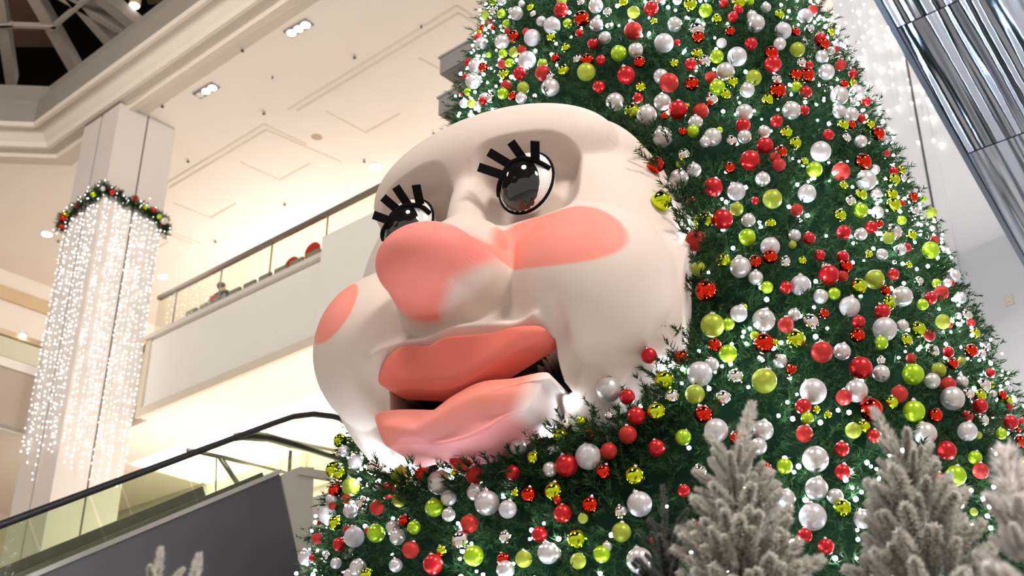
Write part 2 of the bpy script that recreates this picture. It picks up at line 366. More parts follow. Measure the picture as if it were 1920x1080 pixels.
# right wall, joint and outlet
RV = 14.5
uw = at_v(1563, 15, RV)[0]
wr = bx('wall_right', -22, uw, RV, RV+.5, -1.6, CEIL, M['wall']); tag(wr, 'pale wall to the right behind the tree', None, None, 'structure')
us = at_v(1741, 340, RV)[0]
bx('joint', us-.012, us+.012, RV-.012, RV, -1.6, CEIL-.05, M['joint'], None)
bpy.data.objects['joint' if 'joint' in bpy.data.objects else 'joint.001']
jo = C.objects[-1]; jo.name = 'trim_12'; tag(jo, 'dark vertical joint in the right wall', None, None, 'structure')
jo2 = bx('trim_13', us-.20, us-.03, RV-.03, RV, -1.6, CEIL-.05, M['wall']); tag(jo2, 'shallow raised strip beside the wall joint', None, None, 'structure')
ou, ov, oz = at_v(1893, 563, RV)
out = empty('wall_outlet', P(ou, RV-.02, oz), 'cream electrical outlet plate on the right wall', 'outlet')
bx('plate', ou-.055, ou+.055, RV-.02, RV, oz-.075, oz+.075, M['outlet'], out)
for dz in (-.032, .032):
    bx('socket', ou-.026, ou+.026, RV-.026, RV-.018, oz+dz-.024, oz+dz+.024, M['lampring'], out)
    for du in (-.010, .010): bx('slot', ou+du-.003, ou+du+.003, RV-.029, RV-.024, oz+dz-.010, oz+dz+.012, M['joint'], out)

# grey ledge blocks and the tower that carries them, mostly hidden by the tree
gu = at_v(825, 120, 12.0)[0]
za, zb = at_v(825, 110, 12.0)[2], at_v(825, 139, 12.0)[2]; zc, zd = at_v(825, 184, 12.0)[2], at_v(825, 214, 12.0)[2]
tag(bx('wall_tower', gu-4.2, gu-1.13, 12.0, 14.0, -1.6, CEIL, M['grey2']), 'grey tower behind the tree', None, None, 'structure')
for (a, b, lab) in ((za, zb, 'upper grey ledge block jutting out behind the tree, left edge'), (zc, zd, 'lower grey ledge block jutting out behind the tree, above the forehead')):
    e = empty('ledge_block', P(gu-.6, 12.3, b), lab, 'ledge', 'grey ledges behind the tree')
    bx('body', gu-1.12, gu, 12.0, 13.2, b, a, M['grey'], e)
    bx('top_plate', gu-1.12, gu+.03, 11.97, 13.23, a, a+.04, M['grey2'], e)
    bx('underside_panel', gu-1.10, gu-.05, 12.04, 13.15, b-.012, b, M['grey2'], e)

# ------------------------------------------------------------------ escalator on the left
TH = math.radians(31.5); CT, ST = math.cos(TH), math.sin(TH)
EU = 11.67; EV, EZ = 8.78, 5.30
def E(s, n, u=EU):                     # s down the slope from the top bend, n square to the slope
    return P(u, EV - s*CT - n*ST, EZ - s*ST + n*CT)
esc = empty('escalator', P(EU+.8, 2, -1.6), 'escalator with black handrail, glass sides and dark cladding, lower left', 'escalator')
SL = 10.5
def slab_e(name, s0, s1, n0, n1, u0, u1, m, par=esc):
    q = [E(s1, n0, u0), E(s0, n0, u0), E(s0, n0, u1), E(s1, n0, u1), E(s1, n1, u0), E(s0, n1, u0), E(s0, n1, u1), E(s1, n1, u1)]
    return hexa(name, q, m, par)
top = [(8.78, 5.30), (9.08, 5.475), (9.40, 5.60), (9.75, 5.665), (10.2, 5.68), (11.2, 5.68)]
for uu in (EU+.06, EU+1.36):
    pts = [E(SL, 0, uu), E(6, 0, uu), E(3, 0, uu), E(1, 0, uu)] + [P(uu, a, b) for a, b in top]
    hr = tube('handrail', pts, .055, M['rubber'], esc, 10, .75)
    ng = 8
    for i in range(ng):
        s0, s1 = i*1.28+.02, (i+1)*1.28-.02
        slab_e('glass_panel', s0+.2, s1+.2, -.565, -.04, uu-.006, uu+.006, M['eglass'])
    gp = [(a, b-.04) for a, b in top] ; gb = [(11.2, L2+.12), (8.4, L2-.10)]
    prism('glass_panel', [P(uu-.006, *q) for q in [(11.2, 5.64), (10.2, 5.64), (9.75, 5.625), (9.40, 5.56), (9.08, 5.43), (8.80, 5.26), (EV-.18*CT+.04*ST, EZ-.18*ST-.04*CT)]] + [P(uu-.006, EV-.18*CT+.565*ST, EZ-.18*ST-.565*CT), P(uu-.006, 9.35, L2+.22), P(uu-.006, 11.2, L2+.24)], P(.012, 0, 0) - P(0, 0, 0), M['eglass'], esc)
slab_e('deck', .2, SL, -.585, -.565, EU-.02, EU+.16, M['trim'])
slab_e('trim_strip', .2, SL, -.615, -.585, EU-.03, EU+.08, M['trim'])
slab_e('skirt', .4, SL, -.60, -.52, EU+.10, EU+.14, M['deck'])
slab_e('far_skirt', .4, SL, -.62, -.45, EU+1.30, EU+1.42, M['deck'])
for i in range(16):                                     # treads seen edge on between the balustrades
    slab_e('step', .4+i*.62, .4+i*.62+.56, -.86, -.78, EU+.24, EU+1.24, M['deck'])
# side cladding to the floor, joint seam, lighter landing piece
w0 = at_u(525, 893, EU); w1 = at_u(563, 1065, EU)
cl = [E(SL, -.615), E(.24, -.615), P(EU, w0[1], w0[2]-.02), P(EU, w1[1], w1[2]), P(EU, w1[1]+.25, -1.6), P(EU, -2, -1.6)]
prism('side_cladding', cl, P(.10, 0, 0)-P(0, 0, 0), M['clad'], esc)
a = at_u(527, 892, EU); b = at_u(560, 876, EU); c = at_u(589, 876, EU); d = at_u(589, 1010, EU)
prism('landing_cladding', [P(EU, a[1], a[2]), P(EU, b[1], b[2]), P(EU, c[1], c[2]), P(EU, d[1], d[2]-1.0), P(EU, w1[1]+.02, w1[2]-1.0), P(EU, w1[1]+.01, w1[2])], P(.1, 0, 0)-P(0, 0, 0), M['wedge'], esc)
prism('landing_edge', [P(EU-.03, b[1], b[2]), P(EU-.03, c[1]+.3, c[2]), P(EU-.03, c[1]+.3, c[2]-.10), P(EU-.03, b[1], b[2]-.10)], P(.1, 0, 0)-P(0, 0, 0), M['wedge'], esc)
# steel guard rails on the landing behind the escalator
gr = empty('guard_rail', P(14.2, 11, L2), 'steel tube guard rail on the landing behind the escalator', 'railing')
GU = 14.2
def gp(*pts): return [P(*at_u(x, y, GU)) for x, y in pts]
tube('rail', gp((351, 843), (420, 858), (542, 889)), .035, M['steel'], gr)
tube('rail', gp((440, 815), (470, 812), (500, 815), (540, 826), (640, 847)), .035, M['steel'], gr)
tube('rail', gp((450, 822), (500, 826), (560, 842), (640, 862)), .03, M['steel'], gr)
tube('post', gp((545, 845), (542, 892)), .03, M['steel'], gr); tube('post', gp((413, 858), (455, 920)), .04, M['steel'], gr)
tube('post', gp((406, 858), (404, 935)), .012, M['steel'], gr)

# ------------------------------------------------------------------ escalator overhead on the right (steel underside)
d0 = ray(1777, 245)*.0062*FPX
pu, pv, pz = d0[0]*UX+d0[1]*UY, d0[0]*VX+d0[1]*VY, d0[2]
T30, C30, S30 = math.tan(math.radians(30)), math.cos(math.radians(30)), math.sin(math.radians(30))
oe = empty('overhead_escalator', P(pu-1.5, pv, pz), 'overhead escalator clad in wavy brushed steel, upper right corner', 'escalator')
def OE(t, n, du): return P(pu-du, pv - t*C30 - n*(-S30)*0 + 0, pz + t*S30) + (P(0, S30*n, C30*n) - P(0, 0, 0))
def panel_t(px, py):                        # distance along the slope where a seam crosses the left edge
    best = min(((lambda q: (q[0]-px)**2 + (q[1]-py)**2)(proj(OE(t, 0, .1))), t) for t in np.linspace(-3, 8, 441)); return best[1]
def proj(q):
    x, y, z = q[0], q[1], q[2]-CAMZ; f = y*CP+z*SP; t = -y*SP+z*CP
    return 960+FPX*x/f, 540-FPX*t/f
tA, tB = panel_t(1679, 57), panel_t(1815, 290)
step = tA - tB
ts = [tB + step*k for k in range(-2, 5)]
ts = [t for t in ts if OE(t, 0, 0).dot(Vector((VX, VY, 0))) < RV-.05]
rotM = Matrix(((-UX, VX*C30, 0), (-UY, VY*C30, 0), (0, -S30, 0)))
for t0, t1 in zip(ts[:-1], ts[1:]):
    q = [OE(t0+.008, 0, .07), OE(t1-.008, 0, .07), OE(t1-.008, 0, 3.2), OE(t0+.008, 0, 3.2)]
    # local frame: x across, y along the slope, so the brushing runs along the slope
    ex = (q[3]-q[0]).normalized(); ey = (q[1]-q[0]).normalized(); ez = ex.cross(ey)
    R = Matrix((ex, ey, ez)).transposed().to_4x4()
    L, W = (q[1]-q[0]).length, (q[3]-q[0]).length
    sg = -1 if ez.z > 0 else 1
    pv_ = [(0, 0, 0), (W, 0, 0), (W, L, 0), (0, L, 0)]; pv_ = pv_ + [(x, y, -sg*.03) for x, y, _ in pv_]
    ob = mesh('underside_panel', pv_, BOXF, M['streak'], oe)
    ob.matrix_local = Matrix.Translation(q[0] - oe.location) @ R
def oslab(name, n0, n1, a, b, m, t0=ts[0], t1=ts[-1]):
    q = [OE(t0, n0, a), OE(t1, n0, a), OE(t1, n0, b), OE(t0, n0, b), OE(t0, n1, a), OE(t1, n1, a), OE(t1, n1, b), OE(t0, n1, b)]
    return hexa(name, q, m, oe)
oslab('edge_trim', -.02, .30, 0, .06, M['edge']); oslab('side_cladding', .30, 1.0, .02, .13, M['edge'])
oslab('truss', .06, .95, .14, 3.2, M['clad'])

# ------------------------------------------------------------------ ceiling fittings
def downlight(px, py, r, label):
    p = P(*at_z(px, py, CEIL)); e = empty('downlight', p, label, 'downlight', 'round ceiling downlights')
    disc('ring', p + Vector((0, 0, -.02)), r*1.25, .02, M['lampring'], e); disc('lens', p + Vector((0, 0, -.03)), r, .012, M['lamp'], e)
for px, py, lab in ((703, 312, 'glowing round downlight nearest the face, above the gallery handrail'), (558, 388, 'glowing round downlight second from the face along the gallery'),
                    (428, 457, 'glowing round downlight third from the face along the gallery'), (305, 518, 'glowing round downlight just right of the light-draped column'),
                    (88, 438, 'glowing round downlight left of the light-draped column')): downlight(px, py, .13, lab)
def triple(px, py, lab, x2, y2, n_on):
    p = P(*at_z(px, py, CEIL)); q = P(*at_z(x2, y2, CEIL)); t = (q-p).normalized(); s = Vector((-t.y, t.x, 0))
    e = empty('triple_spotlight', p, lab, 'ceiling lamp', 'three-lamp ceiling fittings')
    w_, l_ = .115, .33
    qd = [p-t*l_-s*w_, p+t*l_-s*w_, p+t*l_+s*w_, p-t*l_+s*w_]
    hexa('frame', [v + Vector((0, 0, -.03)) for v in qd] + qd, M['lampframe'], e)
    for i in (-1, 0, 1):
        disc('lens', p + t*(.212*i) + Vector((0, 0, -.045)), .088, .02, M['lamp'] if i > -1 or n_on == 3 else M['lampring'], e)
triple(560, 52, 'three-lamp ceiling fitting with all lamps lit, near the top edge', 576, 43, 3)
triple(387, 169, 'three-lamp ceiling fitting with its left lamp dimmer, near the column', 401, 161, 2)
for px, py, lab in ((455, 92, 'small dark sprinkler between the two three-lamp fittings'), (665, 105, 'small dark sprinkler beside the long ceiling groove'), (305, 197, 'small dark sprinkler by the column top'),
                    (495, 210, 'small dark sprinkler at the left end of the long groove'), (683, 300, 'small dark sprinkler beside the downlight nearest the face'), (534, 381, 'small dark sprinkler beside the second downlight'),
                    (404, 451, 'small dark sprinkler beside the third downlight'), (353, 300, 'small dark sprinkler right of the column above the chevron grooves'), (511, 143, 'thin ceiling hook below the upper three-lamp fitting'),
                    (790, 48, 'thin ceiling hook near the tip of the long groove'), (110, 450, 'small dark sprinkler left of the column')):
    p = P(*at_z(px, py, CEIL)); e = empty('sprinkler', p, lab, 'sprinkler', 'ceiling sprinklers')
    tube('stem', [p, p - Vector((0, 0, .05))], .015, M['dark'], e); disc('deflector', p - Vector((0, 0, .06)), .038 if 'hook' not in lab else .02, .012, M['dark'], e, 10)
p = P(*at_z(594, 256, CEIL)); e = empty('ceiling_speaker', p, 'round tan speaker grille in the ceiling above the face', 'speaker')
disc('grille', p - Vector((0, 0, .015)), .13, .015, M['tan'], e); disc('rim', p - Vector((0, 0, .01)), .155, .01, M['lampring'], e)
p = P(*at_u(42, 631, LW)); e = empty('wing_spotlight', p, 'small bright spotlight on the rail of the left wing', 'lamp')
disc('lens', p, .07, .02, M['lamp'], e); disc('housing', p + Vector((0, 0, .02)), .09, .08, M['lampring'], e)

# ------------------------------------------------------------------ chairs and the sitter on the gallery
def loft(rings):
    V = [q for r in rings for q in r]; k = len(rings[0]); F = []
    for i in range(len(rings)-1):
        for j in range(k): F.append((i*k+j, i*k+(j+1) % k, (i+1)*k+(j+1) % k, (i+1)*k+j))
    F.append(tuple(range(k-1, -1, -1))); F.append(tuple(range((len(rings)-1)*k, len(rings)*k)))
    return V, F
GF = L3 - .1
def v_for(px, py, z):
    d = ray(px, py); return z/d[2]*(d[0]*VX + d[1]*VY)
def chair(px, py, H, lab):
    v = v_for(px, py, GF+H); u = at_v(px, py, v)[0]; base = P(u, v, GF)
    e = empty('shell_chair', base, lab, 'chair', 'red chairs on the gallery')
    def shell(wd0, wd1, z0, z1, th):
        pts = []
        for k in range(13):
            a = math.pi*k/12; pts.append((math.cos(a), math.sin(a)))
        poly = [(-wd0, z0), (wd0, z0)] + [(wd1*c_, z1-.17+.17*s_) for c_, s_ in pts]
        return poly
    poly = shell(.17, .22, H-.42, H, .03)
    prism('backrest', [P(u+a, v, GF+b) for a, b in poly], P(0, .035, 0)-P(0, 0, 0), M['red'], e)
    bx('seat', u-.22, u+.22, v+.02, v+.46, GF+H-.46, GF+H-.42, M['red'], e)
    for a in (-.18, .18):
        for b in (.06, .42): tube('leg', [P(u+a, v+b, GF), P(u+a*.8, v+b, GF+H-.45)], .014, M['chair_leg'], e, 6)
chair(586, 455, .92, 'red rounded chair back standing tallest behind the gallery glass')
chair(547, 482, .86, 'low red chair back behind the gallery glass, nearer the column')
chair(401, 553, .84, 'red chair with the seated person behind the gallery glass')
def person(px, py):
    v = v_for(px, py, GF+1.27); u, _, z = at_v(px, py, v); hz = z - GF        # head height above the gallery floor
    base = P(u, v, GF); e = empty('person', base, 'seated person in a dark blue jacket, brown hair, seen through gallery glass', 'person')
    k = hz/1.25
    def Q(a, b, c): return (P(u+a*k, v+b*k, GF+c*k) - base)
    def skin(name, nodes, edges, rad, m, par, root=0):
        me = bpy.data.meshes.new(name); me.from_pydata([Q(*n) for n in nodes], edges, []); me.materials.append(m)
        ob = link(bpy.data.objects.new(name, me), par); md = ob.modifiers.new('skin', 'SKIN'); md.use_smooth_shade = True
        for i, r in enumerate(rad): me.skin_vertices[0].data[i].radius = (r*k, r*k)
        me.skin_vertices[0].data[root].use_root = True
        s = ob.modifiers.new('sub', 'SUBSURF'); s.levels = 2; s.render_levels = 2
        return ob
    nodes = [(0, .18, .50), (0, .17, .75), (0, .18, .95), (0, .19, 1.05), (0, .20, 1.14), (0, .20, 1.25), (.19, .18, .97), (.26, .22, .74), (.20, .42, .66), (-.19, .18, .97), (-.26, .22, .74), (-.20, .42, .66),
             (.10, .24, .48), (.12, .60, .48), (.12, .62, .06), (-.10, .24, .48), (-.12, .60, .48), (-.12, .62, .06)]
    ed = [(0, 1), (1, 2), (2, 3), (3, 4), (4, 5), (2, 6), (6, 7), (7, 8), (2, 9), (9, 10), (10, 11), (0, 12), (12, 13), (13, 14), (0, 15), (15, 16), (16, 17)]
    skin('body', nodes, ed, [.13, .13, .13, .055, .085, .085, .065, .05, .035, .065, .05, .035, .085, .07, .045, .085, .07, .045], M['skin'], e)
    skin('jacket', [(0, .175, .52), (0, .17, .75), (0, .18, .95), (0, .185, 1.01), (.20, .18, .97), (.27, .22, .74), (.215, .38, .67), (-.20, .18, .97), (-.27, .22, .74), (-.215, .38, .67)],
         [(0, 1), (1, 2), (2, 3), (2, 4), (4, 5), (5, 6), (2, 7), (7, 8), (8, 9)], [.17, .17, .16, .10, .085, .07, .055, .085, .07, .055], M['navy'], e)
    skin('hair', [(0, .17, 1.12), (0, .165, 1.20), (0, .19, 1.27)], [(0, 1), (1, 2)], [.085, .105, .10], M['hair'], e)
    skin('trousers', [(0, .18, .50), (.10, .25, .48), (.12, .58, .48), (.12, .61, .14), (-.10, .25, .48), (-.12, .58, .48), (-.12, .61, .14)], [(0, 1), (1, 2), (2, 3), (0, 4), (4, 5), (5, 6)], [.14, .10, .085, .065, .10, .085, .065], M['denim'], e)
person(403, 527)

# ------------------------------------------------------------------ light curtains, garland
def octa(c, r):
    c = np.asarray(c, float)
    return np.array([[1, 0, 0], [-1, 0, 0], [0, 1, 0], [0, -1, 0], [0, 0, 1], [0, 0, -1]])*r + c
OF = np.array([(0, 2, 4), (2, 1, 4), (1, 3, 4), (3, 0, 4), (2, 0, 5), (1, 2, 5), (3, 1, 5), (0, 3, 5)])
def strand(pts, root, bulb_r, m_led):
    # one hanging string: thin square wire plus its bulbs, as one part
    me = bpy.data.meshes.new('strand'); V = []; F = []; mi = []
    tv, tf = tubev([pts[0], pts[-1]], .0035, 3)
    V += [tuple(Vector(q)-root.location) for q in tv]; F += [tuple(f) for f in tf]; mi += [0]*len(tf)
    for q in pts[1:]:
        b = len(V); r = bulb_r*random.uniform(.6, 1.25)
        V += [tuple(x) for x in octa(Vector(q)-root.location, r)]; F += [tuple(f+b) for f in OF]; mi += [1]*8
    me.from_pydata(V, [], F); me.materials.append(M['wire']); me.materials.append(m_led); me.polygons.foreach_set('material_index', mi); me.update()
    return link(bpy.data.objects.new('strand', me), root)
cur = empty('light_curtain', P(22, 11, 13.4), 'curtain of white string lights hanging down the column', 'string lights')
ZT = 13.42
def drop(u, v, n=1):
    zb_ = random.uniform(7.15, 8.3); z = ZT; pts = [P(u, v, z)]
    while z > zb_:
        z -= random.uniform(.07, .20); pts.append(P(u+random.uniform(-.02, .02), v+random.uniform(-.02, .02), z))
    strand(pts, cur, .0165, M['led_warm'])
for i in range(15): drop(CU0-.05-random.uniform(0, .03), CV0+.03+(CV1-CV0-.05)*(i+random.random()*.7)/15)
for i in range(9): drop(CU0+.03+(CU1-CU0-.05)*(i+random.random()*.7)/9, CV0-.05-random.uniform(0, .03))
wc = empty('light_curtain', P(uw-.6, RV-.05, 12), 'curtain of white string lights on the right wall beside the steel escalator', 'string lights')
uA, uB = uw-.03, at_v(1752, 240, RV)[0]-.25
for i in range(13):
    f = (i+random.random()*.6)/13; u = uA + (uB-uA)*f
    z = 14.2; zend = at_v(1560+200*f, 230 + random.uniform(-70, 40) - 20*abs(f-.7), RV)[2]; pts = [P(u, RV-.04, z)]
    while z > zend:
        z -= random.uniform(.12, .42); pts.append(P(u+random.uniform(-.03, .03), RV-.04-random.uniform(0, .03), z))
    strand(pts, wc, .021, M['led_warm'])

def needles(roots, dirs, n, L, nl, wd, ang=(.5, 1.0), curl=0.):
    """needle triangles around short stems: roots, dirs (k,3); n needles each"""
    k = len(roots); t = RNG.uniform(.02, 1.0, (k, n)); L = np.broadcast_to(np.asarray(L, float).reshape(-1, 1), (k, n))
    a = np.cross(dirs, [0.31, .52, .79]); a /= np.linalg.norm(a, axis=1, keepdims=True); b = np.cross(dirs, a)
    th = RNG.uniform(0, 2*np.pi, (k, n)); inc = RNG.uniform(*ang, (k, n))
    rad = a[:, None]*np.cos(th)[..., None] + b[:, None]*np.sin(th)[..., None]
    nd = dirs[:, None]*np.cos(inc)[..., None] + rad*np.sin(inc)[..., None]
    base = roots[:, None] + dirs[:, None]*(t*L)[..., None]
    side = np.cross(nd, rad + .3); side /= np.linalg.norm(side, axis=2, keepdims=True)
    ln = nl*RNG.uniform(.7, 1.2, (k, n))*(1.08-.45*t**3)
    p0 = base - side*wd/2; p1 = base + side*wd/2; p2 = base + nd*ln[..., None]
    V = np.stack([p0, p1, p2], 2).reshape(-1, 3); F = np.arange(len(V)).reshape(-1, 3)
    return V, F
def green(nv, dark=1.):
    s = RNG.uniform(.55, 1.5, nv//3).repeat(3)[:, None]*dark; h = RNG.uniform(0, 1, nv//3).repeat(3)[:, None]
    c = np.array([.013, .047, .021])*(1-h) + np.array([.026, .052, .014])*h
    return np.concatenate([c*s, np.ones((nv, 1))], 1)
# ------------------------------------------------------------------ bauble kinds
def bauble_mat(name, base, kind):
    if kind == 'satin': return mat(name, base, .30, .55, coat=.1)
    if kind == 'mirror': return mat(name, base, .07, 1.0)
    m = mat(name, base, .42, .45); nt = m.node_tree; b = nt.nodes['Principled BSDF']
    tc = nt.nodes.new('ShaderNodeTexCoord'); vo = nt.nodes.new('ShaderNodeTexVoronoi'); vo.inputs['Scale'].default_value = 42
    nt.links.new(tc.outputs['Object'], vo.inputs['Vector'])
    mr = nt.nodes.new('ShaderNodeMix'); mr.data_type = 'RGBA'; mr.inputs['A'].default_value = [x*.62 for x in base]+[1]; mr.inputs['B'].default_value = [min(1, x*1.35) for x in base]+[1]
    sp_ = nt.nodes.new('ShaderNodeSeparateColor'); nt.links.new(vo.outputs['Color'], sp_.inputs[0]); nt.links.new(sp_.outputs[0], mr.inputs['Factor']); nt.links.new(mr.outputs['Result'], b.inputs['Base Color'])
    bp = nt.nodes.new('ShaderNodeBump'); bp.inputs['Strength'].default_value = .6; bp.inputs['Distance'].default_value = .02
    nt.links.new(sp_.outputs[1], bp.inputs['Height']); nt.links.new(bp.outputs[0], b.inputs['Normal'])
    return m
KIND = {'s': ('satin silver', 'silver_bauble', (.62, .58, .57), 'satin'), 'g': ('glittery silver', 'silver_bauble', (.62, .58, .60), 'glitter'), 'm': ('mirror silver', 'silver_bauble', (.86, .80, .77), 'mirror'),
        'r': ('satin red', 'red_bauble', (.54, .008, .012), 'satin'), 'd': ('glittery red', 'red_bauble', (.52, .022, .016), 'glitter'), 'o': ('mirror red', 'red_bauble', (.80, .030, .010), 'mirror'),
        'y': ('satin lime', 'lime_bauble', (.38, .62, .012), 'satin'), 'l': ('glittery lime', 'lime_bauble', (.38, .45, .035), 'glitter'), 'k': ('mirror lime', 'lime_bauble', (.60, .74, .02), 'mirror')}
M['cap'] = mat('bauble_cap', (.6, .58, .55), .25, 1.0)
BM = {}
def bauble_mesh(k):
    nm, on, c_, kd = KIND[k]; V = []; F = []; S, Rn = 24, 16
    V.append((0, 0, -1))
    for i in range(1, Rn):
        a = -math.pi/2 + math.pi*i/Rn
        for j in range(S): V.append((math.cos(a)*math.cos(2*math.pi*j/S), math.cos(a)*math.sin(2*math.pi*j/S), math.sin(a)))
    V.append((0, 0, 1)); n = len(V)-1
    for j in range(S): F.append((0, 1+(j+1) % S, 1+j)); F.append((n, n-S+j, n-S+(j+1) % S))
    for i in range(Rn-2):
        for j in range(S): F.append((1+i*S+j, 1+i*S+(j+1) % S, 1+(i+1)*S+(j+1) % S, 1+(i+1)*S+j))
    nb = len(F); b = len(V)                               # crimped cap and hanging loop
    for z, r in ((.94, .26), (1.12, .24), (1.14, .10), (1.26, .08)):
        for j in range(12):
            q = r*(1+.08*(j % 2)); V.append((q*math.cos(2*math.pi*j/12), q*math.sin(2*math.pi*j/12), z))
    for i in range(3):
        for j in range(12): F.append((b+i*12+j, b+i*12+(j+1) % 12, b+(i+1)*12+(j+1) % 12, b+(i+1)*12+j))
    F.append(tuple(range(b+36, b+48)))
    me = bpy.data.meshes.new(on); me.from_pydata(V, [], F); me.materials.append(bauble_mat('bauble_' + nm.replace(' ', '_'), c_, kd)); me.materials.append(M['cap'])
    me.polygons.foreach_set('material_index', [0]*nb + [1]*(len(F)-nb)); me.polygons.foreach_set('use_smooth', [True]*len(F)); me.update()
    return me
for k in KIND: BM[k] = bauble_mesh(k)

# garland around the column
ga = empty('garland', P(22, 11.6, 13.45), 'fir garland with lights and small baubles round the column top', 'garland')
rt = []; dr = []
gpath = [P(CU1+.02, CV0-.1, 13.15), P(CU1-.1, CV0-.1, 13.40), P(CU0+.4, CV0-.12, 13.46), P(CU0-.10, CV0-.10, 13.55), P(CU0-.12, CV0+.5, 13.46), P(CU0-.10, CV1-.4, 13.46), P(CU0-.10, CV1-.05, 13.40), P(CU0-.06, CV1+.10, 13.12)]
gs = []
for a, b in zip(gpath[:-1], gpath[1:]):
    for i in range(12): gs.append(a.lerp(b, i/12))
for q in gs:
    for _ in range(7):
        d = Vector((random.gauss(0, 1), random.gauss(0, 1), random.gauss(0, 1))).normalized(); rt.append(tuple(q - ga.location)); dr.append(tuple(d))
Vn, Fn = needles(np.array(rt), np.array(dr), 26, .17, .07, .012)
o = npmesh('foliage', Vn, Fn, M['needle'], ga, cols=green(len(Vn), .9)); o['kind'] = 'stuff'
V = np.concatenate([octa(Vector(q)+Vector((random.gauss(0, .1), random.gauss(0, .1), random.gauss(0, .09)))-ga.location, .013) for q in gs for _ in range(1)])
o = npmesh('lights', V, np.concatenate([OF+6*i for i in range(len(V)//6)]), M['led_warm'], ga); o['kind'] = 'stuff'
for i, k in ((2, 'r'), (8, 'k'), (12, 'o'), (18, 'd'), (28, 'k'), (34, 's'), (40, 'r'), (52, 'd'), (58, 'k'), (64, 'r'), (68, 'y'), (75, 's'), (78, 'd')):
    b = bpy.data.objects.new('bauble', BM[k]); link(b, ga); q = gs[i] - ga.location + Vector((random.uniform(0, .09), -.13, random.uniform(-.10, .10))); b.location = q; b.scale = [random.uniform(.055, .085)]*3

# ------------------------------------------------------------------ the giant face
FX = Vector((0.87393918, -0.48104663, 0.06945824)); FY = Vector((-0.01593786, 0.11446728, 0.99329916)); FN = Vector((-0.48577391, -0.86919007, 0.09237059))
FO = Vector((-0.25894009, 7.13148873, 3.49324563 + CAMZ))
face = empty('giant_face', FO, 'giant smiling pale face with pink cheeks, black lashes and coral lips', 'face sculpture')
face.matrix_world = Matrix.Translation(FO) @ Matrix((FX, FY, FN)).transposed().to_4x4()
def fmesh(name, V, F, m, parent, cols=None, smooth=True):       # coordinates in the face frame
    return mesh(name, V, F, m, parent, smooth, cols)
half = [(1.36, 0), (1.34, .4), (1.28, .8), (1.16, 1.15), (.92, 1.45), (.5, 1.64), (0, 1.68)]
low = [(1.32, -.3), (1.18, -.65), (.94, -.91), (.62, -1.09), (.3, -1.17), (0, -1.19)]
op = [(math.atan2(b, a), math.hypot(a, b)) for a, b in half + low]
op += [(math.pi - t if t >= 0 else -math.pi - t, r) for t, r in op]
op = sorted(set((round(t, 5), round(r, 5)) for t, r in op)); TT = np.array([t for t, _ in op]); RR = np.array([r for _, r in op])
TT = np.concatenate([TT-2*np.pi, TT, TT+2*np.pi]); RR = np.concatenate([RR, RR, RR])
def outline_r(t):
    k = np.linspace(-.16, .16, 9); return np.mean([np.interp(t+d, TT, RR) for d in k], axis=0)
def ell(a, b, ac, bc, hc, ra, rb, rh):
    q = 1 - ((a-ac)/ra)**2 - ((b-bc)/rb)**2
    return np.where(q > 0, hc + rh*np.sqrt(np.maximum(q, 0)), hc - 1.3*(np.sqrt(np.maximum(1-q, 0))-1))
def smax(xs, k):
    xs = np.stack(xs); m = xs.max(0); return m + k*np.log(np.exp((xs-m)/k).sum(0))
def sst(x): x = np.clip(x, 0, 1); return x*x*(3-2*x)
UL = [(-0.59, -0.435), (-0.498, -0.378), (-0.379, -0.37), (-0.246, -0.426), (-0.15, -0.45), (-0.027, -0.429), (0.191, -0.467), (0.378, -0.489), (0.528, -0.474), (0.603, -0.491), (0.594, -0.54), (0.293, -0.678), (0.001, -0.757), (-0.279, -0.682), (-0.583, -0.552)]
JL = [(-0.653, -0.708), (-0.504, -0.756), (-0.248, -0.876), (-0.008, -0.798), (0.178, -0.753), (0.387, -0.773), (0.578, -0.765), (0.608, -0.812), (0.562, -0.832), (0.462, -0.995), (0.33, -1.036), (0.142, -1.111), (-0.115, -1.108), (-0.365, -1.022), (-0.548, -0.977), (-0.664, -0.765)]
CU_, CJ_ = (.05, -.56), (.0, -.93)
def smooth_poly(poly, per=14):
    poly = np.array(poly, float); n_ = len(poly); pts = []
    for i in range(n_):                                         # Catmull-Rom through the outline
        p0, p1, p2, p3 = poly[i-1], poly[i], poly[(i+1) % n_], poly[(i+2) % n_]
        for k in range(per):
            t = k/per; pts.append(.5*((2*p1) + (p2-p0)*t + (2*p0-5*p1+4*p2-p3)*t*t + (3*p1-p0-3*p2+p3)*t**3))
    return np.array(pts)
def rho_of(poly, cen):
    p_ = smooth_poly(poly); t = np.arctan2(p_[:, 1]-cen[1], p_[:, 0]-cen[0]); r = np.hypot(p_[:, 1]-cen[1], p_[:, 0]-cen[0]); o_ = np.argsort(t); t, r = t[o_], r[o_]
    t = np.concatenate([t-2*np.pi, t, t+2*np.pi]); r = np.concatenate([r, r, r])
    return lambda a, b: np.hypot(a-cen[0], b-cen[1])/np.interp(np.arctan2(b-cen[1], a-cen[0]), t, r)
rhoU, rhoJ = rho_of(UL, CU_), rho_of(JL, CJ_)
def lip_low(a): return np.interp(a, [-.60, -.583, -.279, .0, .302, .633, .66], [-.54, -.552, -.682, -.757, -.678, -.54, -.53])
def jaw_top(a): return np.interp(a, [-.653, -.504, -.248, -.008, .178, .387, .578, .62], [-.708, -.756, -.876, -.798, -.753, -.773, -.765, -.755])
def mouth_mask(a, b):
    gap = np.minimum(np.minimum((lip_low(a)+.04-b)/.03, (b-jaw_top(a)+.06)/.03), np.minimum((a+.60)/.03, (.625-a)/.03))
    return sst(np.maximum(gap, np.maximum((.93-rhoU(a, b))/.07, (.955+.085*sst((a-.05)/.2)-rhoJ(a, b))/.03)))
